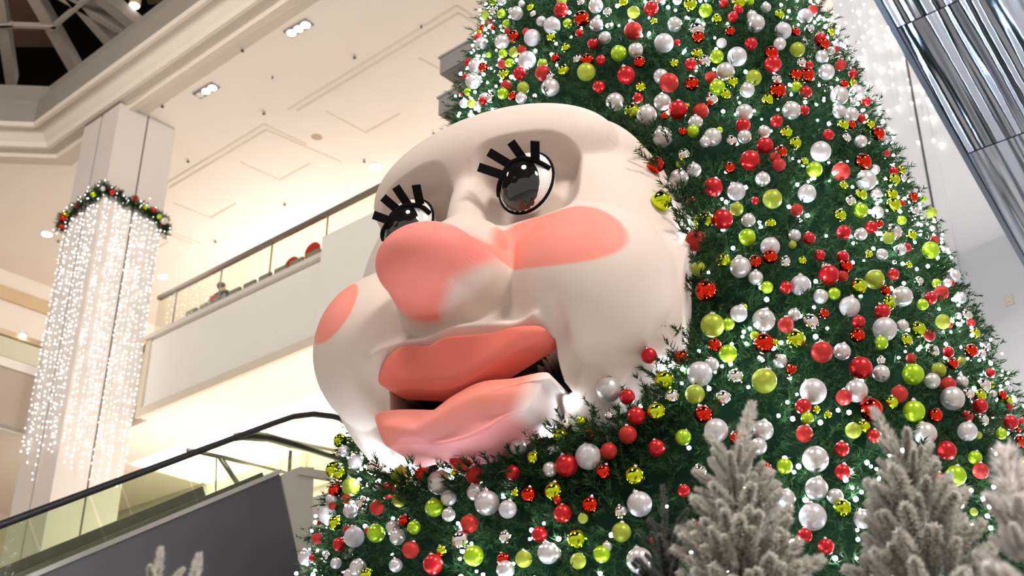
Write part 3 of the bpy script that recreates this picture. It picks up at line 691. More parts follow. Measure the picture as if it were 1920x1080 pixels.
def head_h(a, b, cut=True):
    r = np.hypot(a, b); rho = np.clip(r/outline_r(np.arctan2(b, a)), 0, 1)
    base = -.95 + 1.05*np.sqrt(np.maximum(1-rho**3.8, 0))
    h = smax([base, ell(a, b, .78, -.06, -.26, .56, .58, .60), ell(a, b, -.78, -.06, -.26, .56, .58, .60),
              ell(a, b, 0, 1.22, -.30, 1.0, .44, .54), ell(a, b, 0, .45, -.08, .20, .62, .32), ell(a, b, 0, -.55, -.20, .74, .50, .44)], .05)
    for s in (-1, 1):
        e_ = (((a-s*.45)/.34)**4 + ((b-.79)/.32)**4)**.25; h = h - .17*sst((1.12-e_)/.42)
    h = smax([h, ell(a, b, 0, .24, .10, .34, .30, .32)], .06)
    h = smax([h, ell(a, b, -.02, 0, .51, .34, .235, .33)], .06)
    h = h + .07*np.exp(-((b - np.interp(a, [-.62, -.38, -.2, 0, .4, .64], [-.38, -.30, -.37, -.35, -.42, -.42]))/.05)**2)*sst((.72-np.abs(a))/.15)
    h = h - .10*np.exp(-((a-.68)/.07)**2-((b+.45)/.10)**2) - .12*np.exp(-((a+.70)/.09)**2-((b+.52)/.14)**2)
    if cut: h = h - .5*mouth_mask(a, b)
    return h
NR, NA = 330, 640
tt = np.linspace(0, 1, NR); rr = np.sin(tt*np.pi/2)**.95
aa = np.linspace(0, 2*np.pi, NA, endpoint=False); B = outline_r(np.where(aa > np.pi, aa-2*np.pi, aa))
Ag = (rr[:, None]*B*np.cos(aa)); Bg = (rr[:, None]*B*np.sin(aa)); Hg = head_h(Ag, Bg)
cream = np.array([.665, .55, .485]); pink = np.array([.86, .25, .19]); coral = np.array([.76, .17, .125]); darkc = np.array([.02, .018, .018])
def lerp(c, d, m): return c*(1-m[..., None]) + d*m[..., None]
Cg = np.broadcast_to(cream, Ag.shape + (3,)).copy()
for s in (-1, 1):
    e_ = np.sqrt(((Ag-.715)/.475)**2 + ((Bg-.12-.28*(.74-Ag))/.29)**2) if s > 0 else np.sqrt(((Ag+.95)/.235)**2 + ((Bg-.08)/.25)**2); Cg = lerp(Cg, pink, .92*sst((1.04-e_)/.08)*sst((s*Ag-.27)/.05))
# nose: coral on top and front, cream underneath
nm_ = sst((1.22-np.sqrt(((Ag+.01)/.35)**2+((Bg+.0)/.30)**2))/.25)*sst((Bg+.45*(Hg-.45)-np.interp(Ag, [-.4, -.15, -.05, .05, .15, .34], [-.7, -.60, -.38, -.31, -.23, -.13]))/.11)*sst((.36-Bg)/.30)*sst((Hg-.22)/.10)
Cg = lerp(Cg, np.array([.82, .24, .20]), nm_)
Cg = lerp(Cg, darkc, sst(mouth_mask(Ag, Bg)*2-.3))
V = np.stack([Ag, Bg, Hg], -1).reshape(-1, 3); cols = np.concatenate([Cg.reshape(-1, 3), np.ones((NR*NA, 1))], 1)
idx = np.arange(NR*NA).reshape(NR, NA); nx = np.roll(idx, -1, 1)
F = np.stack([idx[:-1], idx[1:], nx[1:], nx[:-1]], -1).reshape(-1, 4)
# close the head at the back
bk = len(V); V = np.concatenate([V, np.stack([Ag[-1]*.8, Bg[-1]*.8, np.full(NA, -1.25)], -1)]); cols = np.concatenate([cols, np.tile([*cream, 1], (NA, 1))])
j = np.arange(NA); F = np.concatenate([F, np.stack([idx[-1], bk+j, bk+np.roll(j, -1), nx[-1]], -1)])
npmesh('head_shell', V, F, M['skin_paint'], face, True, cols)
def patch(name, poly, cen, hfun, cfun, m, parent, skirt=.3, nr=28):
    pts = smooth_poly(poly); na = len(pts); rs = np.sin(np.linspace(0, 1, nr)*np.pi/2)
    A = cen[0] + rs[:, None]*(pts[:, 0]-cen[0]); Bq = cen[1] + rs[:, None]*(pts[:, 1]-cen[1]); rho = np.broadcast_to(rs[:, None], A.shape)
    H = hfun(A, Bq, rho); Cc = cfun(A, Bq, rho, H)
    Vp = np.stack([A, Bq, H], -1).reshape(-1, 3); cc = Cc.reshape(-1, 3)
    ix = np.arange(nr*na).reshape(nr, na); nn = np.roll(ix, -1, 1)
    Fp = np.stack([ix[:-1], ix[1:], nn[1:], nn[:-1]], -1).reshape(-1, 4)
    k0 = len(Vp); sk = np.stack([cen[0]+.98*(pts[:, 0]-cen[0]), cen[1]+.98*(pts[:, 1]-cen[1]), H[-1]-skirt], -1); Vp = np.concatenate([Vp, sk]); cc = np.concatenate([cc, Cc[-1]])
    jj = np.arange(na); Fp = np.concatenate([Fp, np.stack([ix[-1], k0+jj, k0+np.roll(jj, -1), nn[-1]], -1)])
    return npmesh(name, Vp, Fp, m, parent, True, np.concatenate([cc, np.ones((len(cc), 1))], 1))
def ul_h(a, b, r): return .31 - .12*((a-.03)/.65)**2 - .125*((-.45-b) + np.sqrt((-.45-b)**2+.01)) + .04 - .045*np.clip((r-.72)/.28, 0, 1)**2
patch('upper_lip', UL, CU_, ul_h, lambda a, b, r, h: np.broadcast_to(coral, a.shape+(3,)), M['skin_paint'], face, .2)
def jaw_h(a, b, r):
    h = .20 - .10*(a/.65)**2 + .045*np.maximum(1-r**3.2, 0)**.5; d = jaw_top(a)-b
    return h + .03*np.exp(-((d-.13)/.07)**2)*sst((1-r)/.15) - .03*np.exp(-((d-.28)/.07)**2)*sst((1-r)/.2) - .22*sst((d-.30)/.35)
def jaw_c(a, b, r, h):
    c = np.broadcast_to(np.array([.84, .26, .20]), a.shape+(3,)); c = lerp(c, np.array([.80, .33, .37]), .75*sst((-.88-b)/.22))
    c = lerp(c, np.array([.80, .71, .69]), sst((a*.80 - b*.50 - .77)/.12)); return c
patch('lower_jaw', JL, CJ_, jaw_h, jaw_c, M['skin_paint'], face, .35, 44)
# small post inside the mouth
V_, F_ = tubev([(-.14, -.62, -.02), (-.14, -1.0, -.02)], .02, 8); fmesh('mouth_post', V_, F_, M['eye_black'], face)
# eyes
def ellipsoid(c, r, n=28, mth=16, tilt=0.):
    V = []; F = []
    for i in range(mth+1):
        a = math.pi*i/mth
        for k in range(n):
            t = 2*math.pi*k/n; x, y = r[0]*math.sin(a)*math.cos(t), r[1]*math.sin(a)*math.sin(t)
            V.append((c[0]+x*math.cos(tilt)-y*math.sin(tilt), c[1]+x*math.sin(tilt)+y*math.cos(tilt), c[2]+r[2]*math.cos(a)))
    for i in range(mth):
        for k in range(n): F.append((i*n+k, (i+1)*n+k, (i+1)*n+(k+1) % n, i*n+(k+1) % n))
    return V, F
LASH = {1: [((.346, .793), (.219, .837)), ((.397, .865), (.299, .934)), ((.5, .873), (.472, .949)), ((.592, .821), (.653, .877))],
        -1: [((-.549, .738), (-.632, .755)), ((-.498, .813), (-.558, .881)), ((-.418, .829), (-.453, .934)), ((-.32, .805), (-.282, .881))]}
for s, ec, ry in ((1, (.465, .752), .245), (-1, (-.482, .735), .225)):
    hs, rx, rz = .07, .205, .13
    V_, F_ = ellipsoid((ec[0], ec[1], hs), (rx, ry, rz), tilt=0)
    eye = fmesh('eye', V_, F_, M['eye_white'], face)
    eye['label'] = 'eye to the right in the picture, white with a large black iris' if s > 0 else 'eye to the left in the picture, half hidden by the nose'
    def sf(x, y): return hs + rz*math.sqrt(max(0, 1-((x-ec[0])/rx)**2-((y-ec[1])/ry)**2))
    ic = (ec[0]-.015, ec[1]-.055); V_ = [(ic[0], ic[1], sf(*ic)+.016)]; F_ = []; n1, n2 = 10, 40     # glossy iris shell lying on the eyeball
    for a in range(1, n1+1):
        for b in range(n2):
            t = 2*math.pi*b/n2; x, y = ic[0]+.158*a/n1*math.cos(t), ic[1]+.195*a/n1*math.sin(t)
            q = math.hypot((x-ec[0])/rx, (y-ec[1])/ry)
            if q > .985: x, y = ec[0]+(x-ec[0])*.985/q, ec[1]+(y-ec[1])*.985/q
            V_.append((x, y, sf(x, y) + .016*(1-(a/n1)**4) - (.004 if a == n1 else -.004)))
    for b in range(n2): F_.append((0, 1+b, 1+(b+1) % n2))
    for a in range(n1-1):
        for b in range(n2): F_.append((1+a*n2+b, 1+(a+1)*n2+b, 1+(a+1)*n2+(b+1) % n2, 1+a*n2+(b+1) % n2))
    fmesh('iris', V_, F_, M['eye_black'], eye)
    rim = [(ec[0]+rx*1.01*math.cos(t), ec[1]+ry*1.01*math.sin(t), hs+.012) for t in np.linspace(0, 2*math.pi, 40)]
    V_, F_ = tubev(rim, .011, 6, up=(0, 0, 1)); fmesh('eye_outline', V_, F_, M['lash'], eye)
    L4 = LASH[s]; ln = []
    xs = [ec[0]-rx*.97] + [p_[0][0] for p_ in L4] + [ec[0]+rx*.97]; ys = [ec[1]-.05] + [p_[0][1] for p_ in L4] + [ec[1]+.02]
    for x in np.linspace(xs[0], xs[-1], 26):
        y = float(np.interp(x, xs, ys)); ln.append((float(x), y, sf(x, y)+.014))
    ln = [ln[0]] + [tuple((np.array(ln[k-1])+np.array(ln[k])*2+np.array(ln[k+1]))/4) for k in range(1, len(ln)-1)] + [ln[-1]]
    V_, F_ = tubev(ln, .018, 8, up=(0, 0, 1)); fmesh('lash_line', V_, F_, M['lash'], eye)
    for (bx0, by0), (tx0, ty0) in L4:
        p0 = Vector((bx0, by0, .185)); p1 = Vector((tx0, ty0, .30)); d = (p1-p0).normalized(); sd = d.cross(Vector((.3, -.5, 1))).normalized()*.030; nn_ = sd.cross(d).normalized()*.008
        q = [p0-sd-nn_, p1-sd-nn_, p1+sd-nn_, p0+sd-nn_, p0-sd+nn_, p1-sd+nn_, p1+sd+nn_, p0+sd+nn_]
        fmesh('eyelash', q, BOXF, M['lash'], eye, smooth=False)
def clear_of_face(q, rad):              # slide a bauble along its sight line until it no longer sits inside the head
    q = np.array(q, float)
    for _ in range(60):
        d = Vector((q[0], q[1], q[2]+CAMZ)) - FO; a_, b_, h_ = d.dot(FX), d.dot(FY), d.dot(FN)
        if math.hypot(a_, b_) > float(outline_r(np.array(math.atan2(b_, a_)))) + rad*.7 or h_ < -.9 or h_ > float(head_h(np.array(a_), np.array(b_), False)) + rad*.7: break
        q = q*.993
    return q
def in_head(W, grow=0.):               # world points inside the head shell
    D = np.asarray(W, float) - np.array(FO); a_, b_, h_ = D@np.array(FX), D@np.array(FY), D@np.array(FN)
    return (np.hypot(a_, b_) < outline_r(np.arctan2(b_, a_))*.985 + grow) & (h_ > -1.3) & (h_ < head_h(a_, b_, False) + grow)
# ------------------------------------------------------------------ the big tree
TX, TY, TA, TC = 1.3535, 9.6, 14.6188, .24035          # axis, apex height above the eye, slope
tree = empty('christmas_tree', (TX, TY, 0), 'giant decorated fir tree filling the right of the picture', 'tree')
def cone_pt(th, z, off=0.):
    r = TC*(TA-z) + off
    return np.stack([TX + r*np.cos(th), TY + r*np.sin(th), z + CAMZ + 0*th], -1)
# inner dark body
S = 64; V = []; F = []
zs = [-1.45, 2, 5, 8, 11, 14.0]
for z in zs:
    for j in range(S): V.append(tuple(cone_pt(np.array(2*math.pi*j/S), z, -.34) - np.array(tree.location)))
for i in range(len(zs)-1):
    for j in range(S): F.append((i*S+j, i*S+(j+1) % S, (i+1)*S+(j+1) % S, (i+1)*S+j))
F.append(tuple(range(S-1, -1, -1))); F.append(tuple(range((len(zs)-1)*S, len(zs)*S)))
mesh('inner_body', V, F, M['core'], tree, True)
tube('trunk', [Vector((TX, TY, 0)), Vector((TX, TY, 14.0 + CAMZ))], .16, M['trunk'], tree)
NS = 34000
zz = TA - 15.9*np.sqrt(RNG.uniform(.004, 1, NS)); zz = zz[zz > -1.35]
zz = zz[(zz < 10.5) | (RNG.uniform(0, 1, len(zz)) < .5)]
th = RNG.uniform(0, 2*np.pi, len(zz)); cam_az = math.atan2(-TY, -TX)
vis = np.cos(th - cam_az) > -.30; keep = vis | (RNG.uniform(0, 1, len(th)) < .15); th, zz = th[keep], zz[keep]
keep = ~in_head(cone_pt(th, zz, -.15)); th, zz = th[keep], zz[keep]
n = len(th)
nrm = np.stack([np.cos(th), np.sin(th), np.full(n, .23)], -1); nrm /= np.linalg.norm(nrm, axis=1, keepdims=True)
roots = cone_pt(th, zz, 0) + nrm*RNG.uniform(-.30, -.10, n)[:, None]
dirs = nrm*RNG.uniform(.6, 1.1, n)[:, None] + RNG.normal(0, .48, (n, 3)) + np.array([0, 0, -.12]); dirs /= np.linalg.norm(dirs, axis=1, keepdims=True)
# boughs that close over the rim of the face, thickest under the chin
nb = 950; ang = np.radians(np.concatenate([RNG.uniform(-128, -20, 750), RNG.uniform(-20, 70, 200)])); rb_ = outline_r(ang)*RNG.uniform(.97, 1.10, nb)
hb_ = RNG.uniform(-.75, -.12, nb) - .30*(ang > -.9); R3 = np.array([FX, FY, FN]); rad3 = np.stack([np.cos(ang), np.sin(ang), 0*ang], -1)
rt_ = np.array(FO) + (np.stack([rb_*np.cos(ang), rb_*np.sin(ang), hb_], -1))@R3
dd_ = (rad3*.15 + np.array([0, .15, .9]))@R3 + RNG.normal(0, .35, (nb, 3)); dd_ /= np.linalg.norm(dd_, axis=1, keepdims=True)
kk = ang < np.radians(-10); hide = kk | (hb_ < -.45); rt_, dd_ = rt_[hide], dd_[hide]
roots = np.concatenate([roots, rt_]); dirs = np.concatenate([dirs, dd_]); n = len(roots)
Vn, Fn = needles(roots - np.array(tree.location), dirs, 26, RNG.uniform(.14, .25, n), .065, .0105, (.45, .95))
o = npmesh('foliage', Vn, Fn, M['needle'], tree, cols=green(len(Vn))); o['kind'] = 'stuff'

# ------------------------------------------------------------------ baubles
BAUB = "924,3,7y 941,2,8s 926,19,8m 940,26,8y 909,29,8l 968,25,12s 958,20,5s 995,14,7k 978,7,6s 1000,26,6m 1015,40,9s 1035,48,15g 1052,19,13r 1053,3,9l 1089,4,7m 1117,11,13s 1091,35,14o 1118,46,12s 1064,44,8y 1086,62,7r 1033,70,8k 949,44,7y 924,52,5o 919,41,5d 904,52,5o 899,61,6k 898,71,9r 901,82,11s 951,58,6d 964,69,11o 987,60,7r 998,71,15g 941,78,13s 1112,82,10r 1061,90,8k 979,94,9d 963,98,9l 943,100,8y 916,103,5y 988,113,16g 941,120,8d 955,118,8y 879,117,8r 891,124,13s 906,127,9o 1041,109,8o 1017,120,9y 1084,111,9m 1102,113,11o 974,138,12r 1018,137,14d 946,139,10k 1057,133,11k 1099,135,16l 873,144,6r 887,152,14s 1032,145,8m 949,161,10d 981,165,11l 1032,164,16s 943,175,10y 961,180,8o 977,184,10s 877,172,7y 867,177,4o 919,184,8m 906,189,8r 908,183,9s 870,194,8s 884,194,8l 897,197,7s 1123,163,11r 1139,23,8m 1169,5,8k 1188,23,11l 1221,16,13r 1236,1,7m 1270,1,8s 1294,9,12k 1323,20,12y 1385,6,12k 1384,19,9r 1374,32,9r 1357,6,8r 1344,36,9k 1265,46,13s 1307,57,14m 1309,70,11o 1369,59,9o 1187,58,16d 1134,71,11s 1226,40,6k 1270,80,6r 1245,81,17g 1353,81,9g 1382,106,17g 1160,100,14y 1192,94,13s 1199,117,11o 1126,113,9r 1264,119,8k 1295,121,11r 1307,101,10k 1321,115,11m 1344,106,12y 1360,134,16s 1174,141,16r 1239,143,13s 1254,155,17d 1297,157,13o 1333,146,11d 1373,154,10k 1345,164,14y 1360,177,10k 1334,186,11m 1201,163,9k 1196,184,9r 1153,191,16s 1242,191,15s 1404,3,9y 1436,14,9s 1410,29,9s 1417,44,16s 1461,28,9k 1510,30,13g 1524,19,9d 1468,58,15g 1492,60,8o 1462,82,11s 1408,82,11r 1518,54,8m 1558,60,7k 1569,81,7g 1538,73,11r 1544,82,11o 1567,93,7d 1495,93,13l 1559,95,7s 1446,100,13o 1541,106,11s 1449,120,15r 1576,122,10d 1502,118,9m 1518,122,7r 1550,135,14s 1492,140,11o 1512,141,14o 1599,138,8r 1413,146,14l 1456,149,9m 1583,158,8o 1599,156,8k 1493,162,9y 1458,170,15o 1511,173,11r 1401,169,13s 1574,179,16s 1607,174,14s 1600,189,7m 1624,191,8r 1439,186,10k 1185,209,14k 1212,216,18s 1271,206,17r 1314,209,14d 1246,218,7o 1304,230,13s 1288,198,5k 1396,211,15s 1393,235,13r 1331,193,6o 1280,247,8o 1299,246,11y 1242,257,18s 1336,257,16s 1322,266,10s 1349,244,6y 1372,265,10m 1396,256,12s 1230,309,15o 1282,290,11m 1276,307,8y 1301,319,13s 1273,335,17s 1407,301,18r 1368,315,10o 1337,351,17r 1381,359,16g 1240,377,18k 1296,379,9d 1416,376,7r 1443,191,6k 1484,207,16s 1508,207,9r 1456,227,11r 1474,249,11k 1433,247,11s 1491,269,11k 1434,273,15r 1464,285,11o 1453,296,10d 1460,309,12d 1574,209,12s 1596,215,13s 1600,193,6s 1615,222,8r 1631,234,9k 1581,235,10k 1596,234,8o 1646,251,12o 1659,262,8g 1553,253,10r 1587,259,8m 1614,265,11s 1539,284,18g 1527,318,14y 1508,303,7k 1577,322,16d 1618,304,15o 1640,318,9s 1663,288,6d 1624,338,18s 1676,321,8r 1690,319,8k 1676,337,11k 1693,334,7m 1430,336,13s 1581,348,8k 1513,363,16g 1448,373,17l 1614,365,11k 1643,365,10s 1594,378,10m 1672,365,11k 1675,384,13k 1691,381,6r 1712,370,9o 1319,414,17k 1355,411,18r 1381,392,12l 1403,413,12s 1445,419,9k 1305,451,19d 1401,445,15y 1444,463,17g 1356,489,13k 1309,504,13l 1388,501,19s 1416,491,12o 1417,521,13s 1444,482,13o 1471,492,11m 1438,539,11y 1474,539,11r 1324,545,19o 1486,459,7l 1494,394,11d 1614,395,13y 1575,404,11k 1645,398,11g 1731,373,6y 1714,396,9m 1746,399,10l 1582,436,13r 1634,426,11r 1649,420,7o 1614,439,11s 1490,442,11s 1517,447,11r 1691,413,8y 1676,435,14m 1666,446,11l 1709,441,9k 1752,450,8d 1745,469,15y 1689,468,10s 1700,464,8r 1537,479,10r 1580,482,11r 1586,499,12o 1580,518,10d 1554,516,18r 1546,501,8m 1629,477,7k 1654,477,10s 1504,489,8k 1704,497,6k 1640,524,17l 1675,514,10r 1723,527,8m 1609,538,15k 1661,545,9o 1501,535,18g 1539,556,13s 1564,551,11y 1756,531,8y 1765,549,13d 1745,559,11r 1692,556,18s 1667,564,10k 1788,517,12s 1783,531,6r 1776,531,8s 1800,559,11s 1797,592,6s 1812,592,10m 1821,606,7r 1768,603,13l 1780,609,6d 1828,625,9k 1730,571,10y 1336,610,21l 1365,608,11y 1385,588,15g 1393,577,8k 1432,600,20s 1473,609,14d 1415,629,8y 1432,644,18o 1453,642,7k 1340,647,12o 1365,663,16y 1217,667,14r 1277,671,13o 1312,701,22g 1334,684,13s 1463,677,12s 1433,714,22l 1379,707,14m 1246,714,18k 1489,590,11s 1520,604,14m 1545,588,9o 1593,575,18g 1610,604,12r 1608,629,13o 1654,585,14r 1659,617,21g 1667,571,11k 1652,643,12y 1492,637,17k 1541,660,19d 1579,659,15s 1692,611,11s 1721,618,14k 1699,638,11k 1743,630,10d 1749,659,11m 1614,690,20r 1652,700,15s 1651,676,8m 1708,672,9d 1484,694,10o 1712,702,19y 1748,714,14s 1525,734,23g 1606,733,20s 1778,660,10r 1786,682,10o 1820,658,12o 1840,664,8s 1850,651,7m 1803,677,7l 1760,694,13l 1857,699,8r 1804,716,11s 1844,723,13m 1860,722,6k 1862,738,6s 1815,739,11m 1837,742,11k 1838,761,13r 1778,722,14d 1786,747,21s 1686,739,15d 1671,755,12k 1714,771,19y 1753,779,13o 1814,781,10r 1879,741,8o 1890,752,8k 1893,763,6d 1842,788,11m 1814,809,17g 1735,813,20s 1895,792,13r 1878,813,10y 1909,806,5o 1916,789,6d 1834,816,7l 1303,739,17l 1260,744,13m 1356,747,14m 1231,773,17k 1319,777,16o 1343,807,21g 1431,807,18s 1231,840,15r 1281,820,14y 1382,822,13o 1422,837,15s 1344,868,14s 1471,874,14y 1437,877,9o 1311,885,14m 1282,920,11r 1203,896,7k 1141,731,22s 1176,744,14r 1193,780,16r 1177,815,16d 981,800,13y 1060,798,12m 1051,819,14k 1090,791,10k 1108,812,11o 971,837,15s 1000,859,12k 961,886,13r 1031,880,13s 1062,873,20r 1103,856,23g 1141,846,15d 1132,885,14o 1190,893,18k 1142,780,8m 1506,762,14r 1582,745,14d 1633,768,21o 1514,784,11y 1531,768,7k 1552,778,7k 1508,813,15d 1600,807,14l 1620,800,11k 1639,818,12r 1578,842,13r 1529,861,23s 1580,885,14r 1531,916,20s 1775,845,17r 1828,858,12y 1839,883,14d 1792,892,18y 1760,902,15d 1914,829,12o 1732,877,7s 1917,870,8k 1917,913,7d 638,826,12k 645,846,10s 666,866,13s 625,881,14k 638,889,12k 701,877,13m 658,913,16l 751,894,18l 791,891,14o 823,905,21s 829,865,12m 628,919,12o 624,923,6k 649,936,9d 621,936,10s 678,942,11m 708,913,9s 728,920,15r 749,937,13l 706,952,13d 657,958,13s 613,965,16g 629,981,13k 814,952,16y 841,934,14s 841,965,12s 758,977,11o 776,989,12y 736,989,12s 598,981,4d 594,1010,10d 636,1021,12r 664,1007,18g 690,995,7r 705,1000,16y 745,1007,14s 770,1031,15d 572,1045,13s 585,1046,6r 613,1043,8m 630,1056,10s 671,1064,15s 657,1078,12s 742,1060,12s 812,1058,18r 828,1032,9k 688,1079,13k 650,993,7d 623,948,7d 865,862,21d 890,892,16d 891,923,15s 913,943,22s 952,955,16g 880,982,16d 967,924,8k 992,928,14o 1038,922,17k 1045,938,7r 1055,963,16r 1011,1002,14r 852,888,6k 865,1013,17m 888,1042,18y 948,1007,12m 944,1049,12o 948,1068,16s 982,1048,15l 1028,1037,19s 825,1040,5o 1107,947,15o 1199,945,22g 1164,960,12m 1165,998,17l 1082,1012,18k 1128,1039,15y 1084,1052,14l 1138,1025,9s 1199,1051,23s 1230,1017,13r 1303,986,10o 1093,972,9l 1042,1037,10s 1473,935,17s 1566,931,14s 1524,969,24g 1579,953,16k 1509,1004,13r 1549,1025,14r 1618,973,17s 1487,1021,6y 1826,960,7l 1917,916,6r 1916,956,6r"
def tree_hit(px, py):
    """where a sight line meets the foliage surface (closest approach when it misses)"""
    d = ray(px, py); t = np.linspace(3.5, 13, 1900); q = d[None]*t[:, None]
    g = np.hypot(q[:, 0]-TX, q[:, 1]-TY) - TC*(TA-q[:, 2])
    i = np.argmax(g < .03) if (g < .03).any() else int(np.argmin(g))
    return q[i], t[i]
def place(x, y):
    if x < 960 and y < 260: return 'on the upper left edge by the ledges'
    if y < 190 and x < 1150: return 'just above the forehead'
    if x < 700 and y > 780: return 'low on the left edge'
    if x < 830 and y > 780: return 'below left of the chin'
    if x < 960 and y > 780: return 'straight below the lower lip'
    if x < 1090 and y > 720: return 'below right of the lower lip'
    if x < 1240 and y > 640: return 'below the jaw beside the frosted trees'
    row = 'near the top' if y < 95 else 'at forehead height' if y < 210 else 'at lash height' if y < 310 else 'at eye height' if y < 400 else 'at cheek height' if y < 500 else 'at nose height' if y < 590 else 'at mouth height' if y < 690 else 'at chin height' if y < 800 else 'low down'
    if row == 'low down':
        return 'behind the leftmost frosted trees' if x < 1470 else 'between the two grey frosted trees' if x < 1600 else 'behind the white furry tree'
    xr = 1545 + .54*y
    f = (xr - x)/ (xr - (1240 if y > 250 else 1120))
    colm = 'on the right edge' if f < .12 else 'near the right edge' if f < .33 else 'midway to the right edge' if f < .6 else 'right of the face' if f < .84 else 'next to the face'
    return colm + ' ' + row
ORD = ['first', 'second', 'third', 'fourth', 'fifth', 'sixth', 'seventh', 'eighth', 'ninth', 'tenth', 'eleventh', 'twelfth']
items = []
for tok in BAUB.split():
    x, y, rk = tok.split(','); items.append((int(x), int(y), int(rk[:-1]), rk[-1]))
groups = {}
for it in items:
    x, y, r, k = it; sz = 'small ' if r < 9 else 'large ' if r > 14 else ''
    groups.setdefault((sz + KIND[k][0], place(x, y)), []).append(it)
LEDAVOID = []
for (nm, pl), lst in groups.items():
    lst.sort()
    for i, (x, y, r, k) in enumerate(lst):
        q, t = tree_hit(x, y); rad = r*t/FPX*1.07
        q = q*(1 - rad*.15/t)
        q = clear_of_face(q, rad)
        ob = bpy.data.objects.new(KIND[k][1], BM[k]); C.objects.link(ob)
        ob.location = (q[0], q[1], q[2]+CAMZ); ob.scale = (rad, rad, rad)
        ob.rotation_euler = (random.uniform(-.5, .1), random.uniform(-.4, .4), random.uniform(0, 6))
        od = '' if len(lst) == 1 else (', ' + ('left one of two' if i == 0 else 'right one of two') if len(lst) == 2 else ', %s from left' % ORD[i])
        tag(ob, nm + ' bauble ' + pl + od, 'bauble', 'baubles on the giant tree')
        LEDAVOID.append((ob.location.x, ob.location.y, ob.location.z, rad))
# fairy lights: far too many to count
NL = 7500
zl = TA - 15.9*np.sqrt(RNG.uniform(.01, 1, NL)); zl = zl[zl > -1.2]; tl_ = cam_az + RNG.uniform(-2.0, 2.0, len(zl))
cl_ = np.sin(tl_*7.+zl*2.1) + np.sin(zl*5.3 - tl_*3.) + RNG.normal(0, .9, len(zl)); m_ = cl_ > .05; zl, tl_ = zl[m_], tl_[m_]
pl_ = cone_pt(tl_, zl, 0) + np.stack([np.cos(tl_), np.sin(tl_), 0*tl_], -1)*RNG.uniform(-.13, .05, len(zl))[:, None]
BA = np.array(LEDAVOID); ok = np.array([((np.linalg.norm(BA[:, :3]-p_, axis=1) - BA[:, 3]) > .012).all() for p_ in pl_]); pl_ = pl_[ok & ~in_head(pl_, .03)]
IV = []
ph = (1+5**.5)/2
ico = np.array([(-1, ph, 0), (1, ph, 0), (-1, -ph, 0), (1, -ph, 0), (0, -1, ph), (0, 1, ph), (0, -1, -ph), (0, 1, -ph), (ph, 0, -1), (ph, 0, 1), (-ph, 0, -1), (-ph, 0, 1)])/math.sqrt(1+ph*ph)
IF = np.array([(0, 11, 5), (0, 5, 1), (0, 1, 7), (0, 7, 10), (0, 10, 11), (1, 5, 9), (5, 11, 4), (11, 10, 2), (10, 7, 6), (7, 1, 8), (3, 9, 4), (3, 4, 2), (3, 2, 6), (3, 6, 8), (3, 8, 9), (4, 9, 5), (2, 4, 11), (6, 2, 10), (8, 6, 7), (9, 8, 1)])
V = np.concatenate([ico*RNG.uniform(.008, .0165) + p_ for p_ in pl_])
o = npmesh('fairy_lights', V, np.concatenate([IF+12*i for i in range(len(pl_))]), M['led'])
tag(o, 'cool white fairy lights strewn all over the giant tree', 'string lights', None, 'stuff')

# ------------------------------------------------------------------ frosted trees in the foreground
def brush(name, L, rad, n, wd, c0, c1, curl=.0, seed=0):
    t = RNG.uniform(0, 1, n); th = RNG.uniform(0, 2*np.pi, n); inc = RNG.uniform(.6, 1.35, n)
    base = np.stack([0*t, 0*t, t*L], -1); rd = np.stack([np.cos(th), np.sin(th), 0*t], -1)
    nd = rd*np.sin(inc)[:, None] + np.array([0, 0, 1.])*np.cos(inc)[:, None]
    ln = rad*RNG.uniform(.6, 1.2, n)*(1.05-.5*t**4)*np.minimum(1, .5+3*t)
    sd = np.cross(nd, [0.2, .1, 1]); sd /= np.linalg.norm(sd, axis=1, keepdims=True)
    tip = base + nd*ln[:, None]; mid = base + nd*(ln*.55)[:, None] + np.array([0, 0, curl])*ln[:, None]
    V = np.stack([base-sd*wd*.4, base+sd*wd*.4, mid-sd*wd*.6, mid+sd*wd*.6, tip], 1)
    k = np.arange(n)[:, None]*5; F = np.concatenate([k+[0, 1, 3], k+[0, 3, 2], k+[2, 3, 4]])
    m = RNG.uniform(0, 1, n); c = np.stack([np.stack([np.array(c0)*(.6+.5*q) for q in m]), np.stack([np.array(c0)*(.6+.5*q) for q in m])] + [np.stack([(np.array(c0)*.3+np.array(c1)*.7)*(.8+.3*q) for q in m])]*2 + [np.stack([np.array(c1)*(.8+.3*q) for q in m])], 1).reshape(-1, 3)
    me_o = npmesh(name, V.reshape(-1, 3), F, M['flock'], None, cols=np.concatenate([c, np.ones((len(c), 1))], 1))
    me = me_o.data; bpy.data.objects.remove(me_o)
    return me
GREYG = ((.34, .35, .28), (.97, .93, .88)); WHITE = ((.95, .91, .88), (1., .97, .95)); DARKG = ((.05, .075, .05), (.22, .22, .19))
BR = {'grey': [brush('branch', 1.0, .22, 900, .034, *GREYG) for _ in range(3)], 'white': [brush('branch', 1.0, .26, 1500, .030, *WHITE) for _ in range(3)], 'dark': [brush('branch', 1.0, .17, 420, .022, *DARKG) for _ in range(2)]}
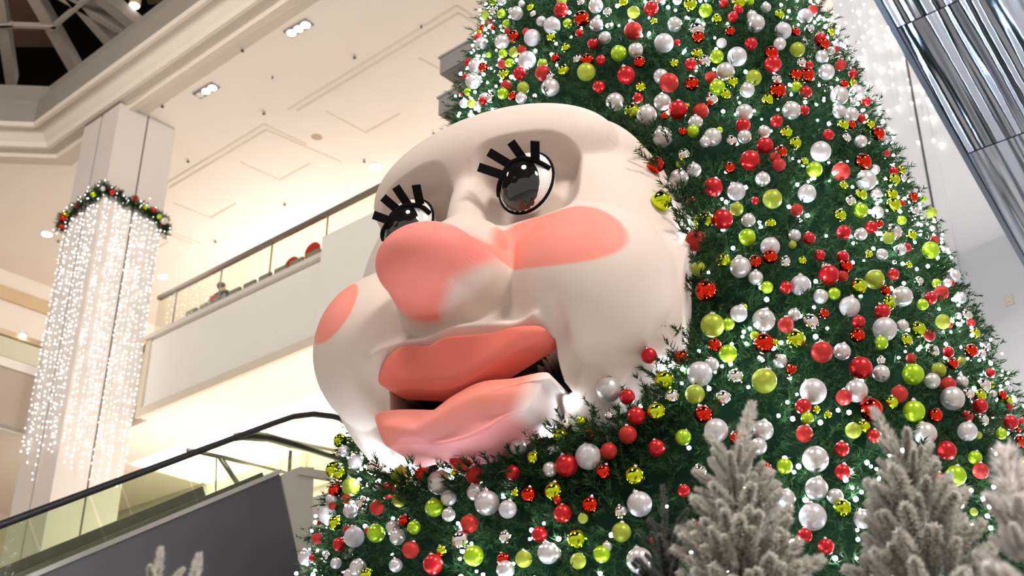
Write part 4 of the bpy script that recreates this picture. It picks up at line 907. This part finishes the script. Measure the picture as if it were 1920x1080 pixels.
def frosted(px, py, dist, slope, kind, label, tip=(0, 0), blen=.30, nlev=22, vis_h=1.35, thick=1.0, leader=.28, dense=9, extra=()):
    d = ray(px, py); d = d*(dist/d[1]); top = Vector((d[0], d[1], d[2]+CAMZ)); base = Vector((top.x-tip[0], top.y-tip[1], 0))
    e = empty('frosted_tree', base, label, 'tree', 'flocked trees in front of the giant tree')
    H = top.z
    tube('trunk', [base, base.lerp(Vector((base.x, base.y, H-leader)), .6), Vector((base.x, base.y, H-leader)), Vector((base.x, base.y, H-leader*.7))], [.05, .03, .012, .008], M['trunk'], e, 6)
    def br(p, dr, L, tk=1.):
        o = bpy.data.objects.new('branch', random.choice(BR[kind])); link(o, e); o.location = p - base
        o.rotation_euler = Vector(dr).to_track_quat('Z', 'Y').to_euler(); o.scale = (L*tk*thick, L*tk*thick, L)
    axis_top = Vector((base.x, base.y, H-leader))
    br(axis_top - Vector((0, 0, .03)), top - axis_top, leader*1.05, .62 if kind != 'white' else 1.0)
    for (ex, ey) in extra:
        d = ray(ex, ey); d = d*(dist/d[1]); tp = Vector((d[0], d[1], d[2]+CAMZ)); st = tp - Vector((.02, 0, leader)); br(st, tp-st, leader*1.05, .62)
    z = H - leader; lev = 0
    while z > .25:
        depth = H - leader - z
        r = min(.10 + slope*depth, .25)
        k = int(dense + 12*depth) if depth < vis_h else int(dense*1.2)
        for i in range(min(k, 24)):
            a = 2*math.pi*(i+random.random()*.8)/min(k, 24) + lev; up_ = random.uniform(.4, 1.5) if depth > .12 else random.uniform(.9, 1.5)
            dr = Vector((math.cos(a), math.sin(a), up_)).normalized(); L = blen*random.uniform(.75, 1.15)*(1 if depth > .15 else .7)
            rin = max(0, r - L*.6)*random.uniform(.55, 1.0)
            br(Vector((base.x+math.cos(a)*rin, base.y+math.sin(a)*rin, z + random.uniform(-.05, .05))), dr, L)
        z -= .06 if depth < vis_h else .34; lev += 1.3
frosted(1408, 748, 4.4, .30, 'grey', 'grey-green frosted fir with a crooked leader, left of the pair', tip=(.09, 0), blen=.17, dense=7)
frosted(1636, 755, 4.4, .32, 'grey', 'grey-green frosted fir in the middle, leader leaning left', tip=(-.10, 0), blen=.18, dense=7)
frosted(1885, 838, 3.5, .34, 'white', 'white furry tree at the right edge of the picture', blen=.16, leader=.30, dense=6)
frosted(1243, 905, 4.9, .26, 'dark', 'darker sparse fir behind the leftmost frosted fir', blen=.2, dense=4)
frosted(303, 1020, 4.4, .25, 'grey', 'thin frosted tips showing at the bottom edge before the escalator cladding', blen=.12, dense=3, leader=.2, extra=[(372, 1048)])
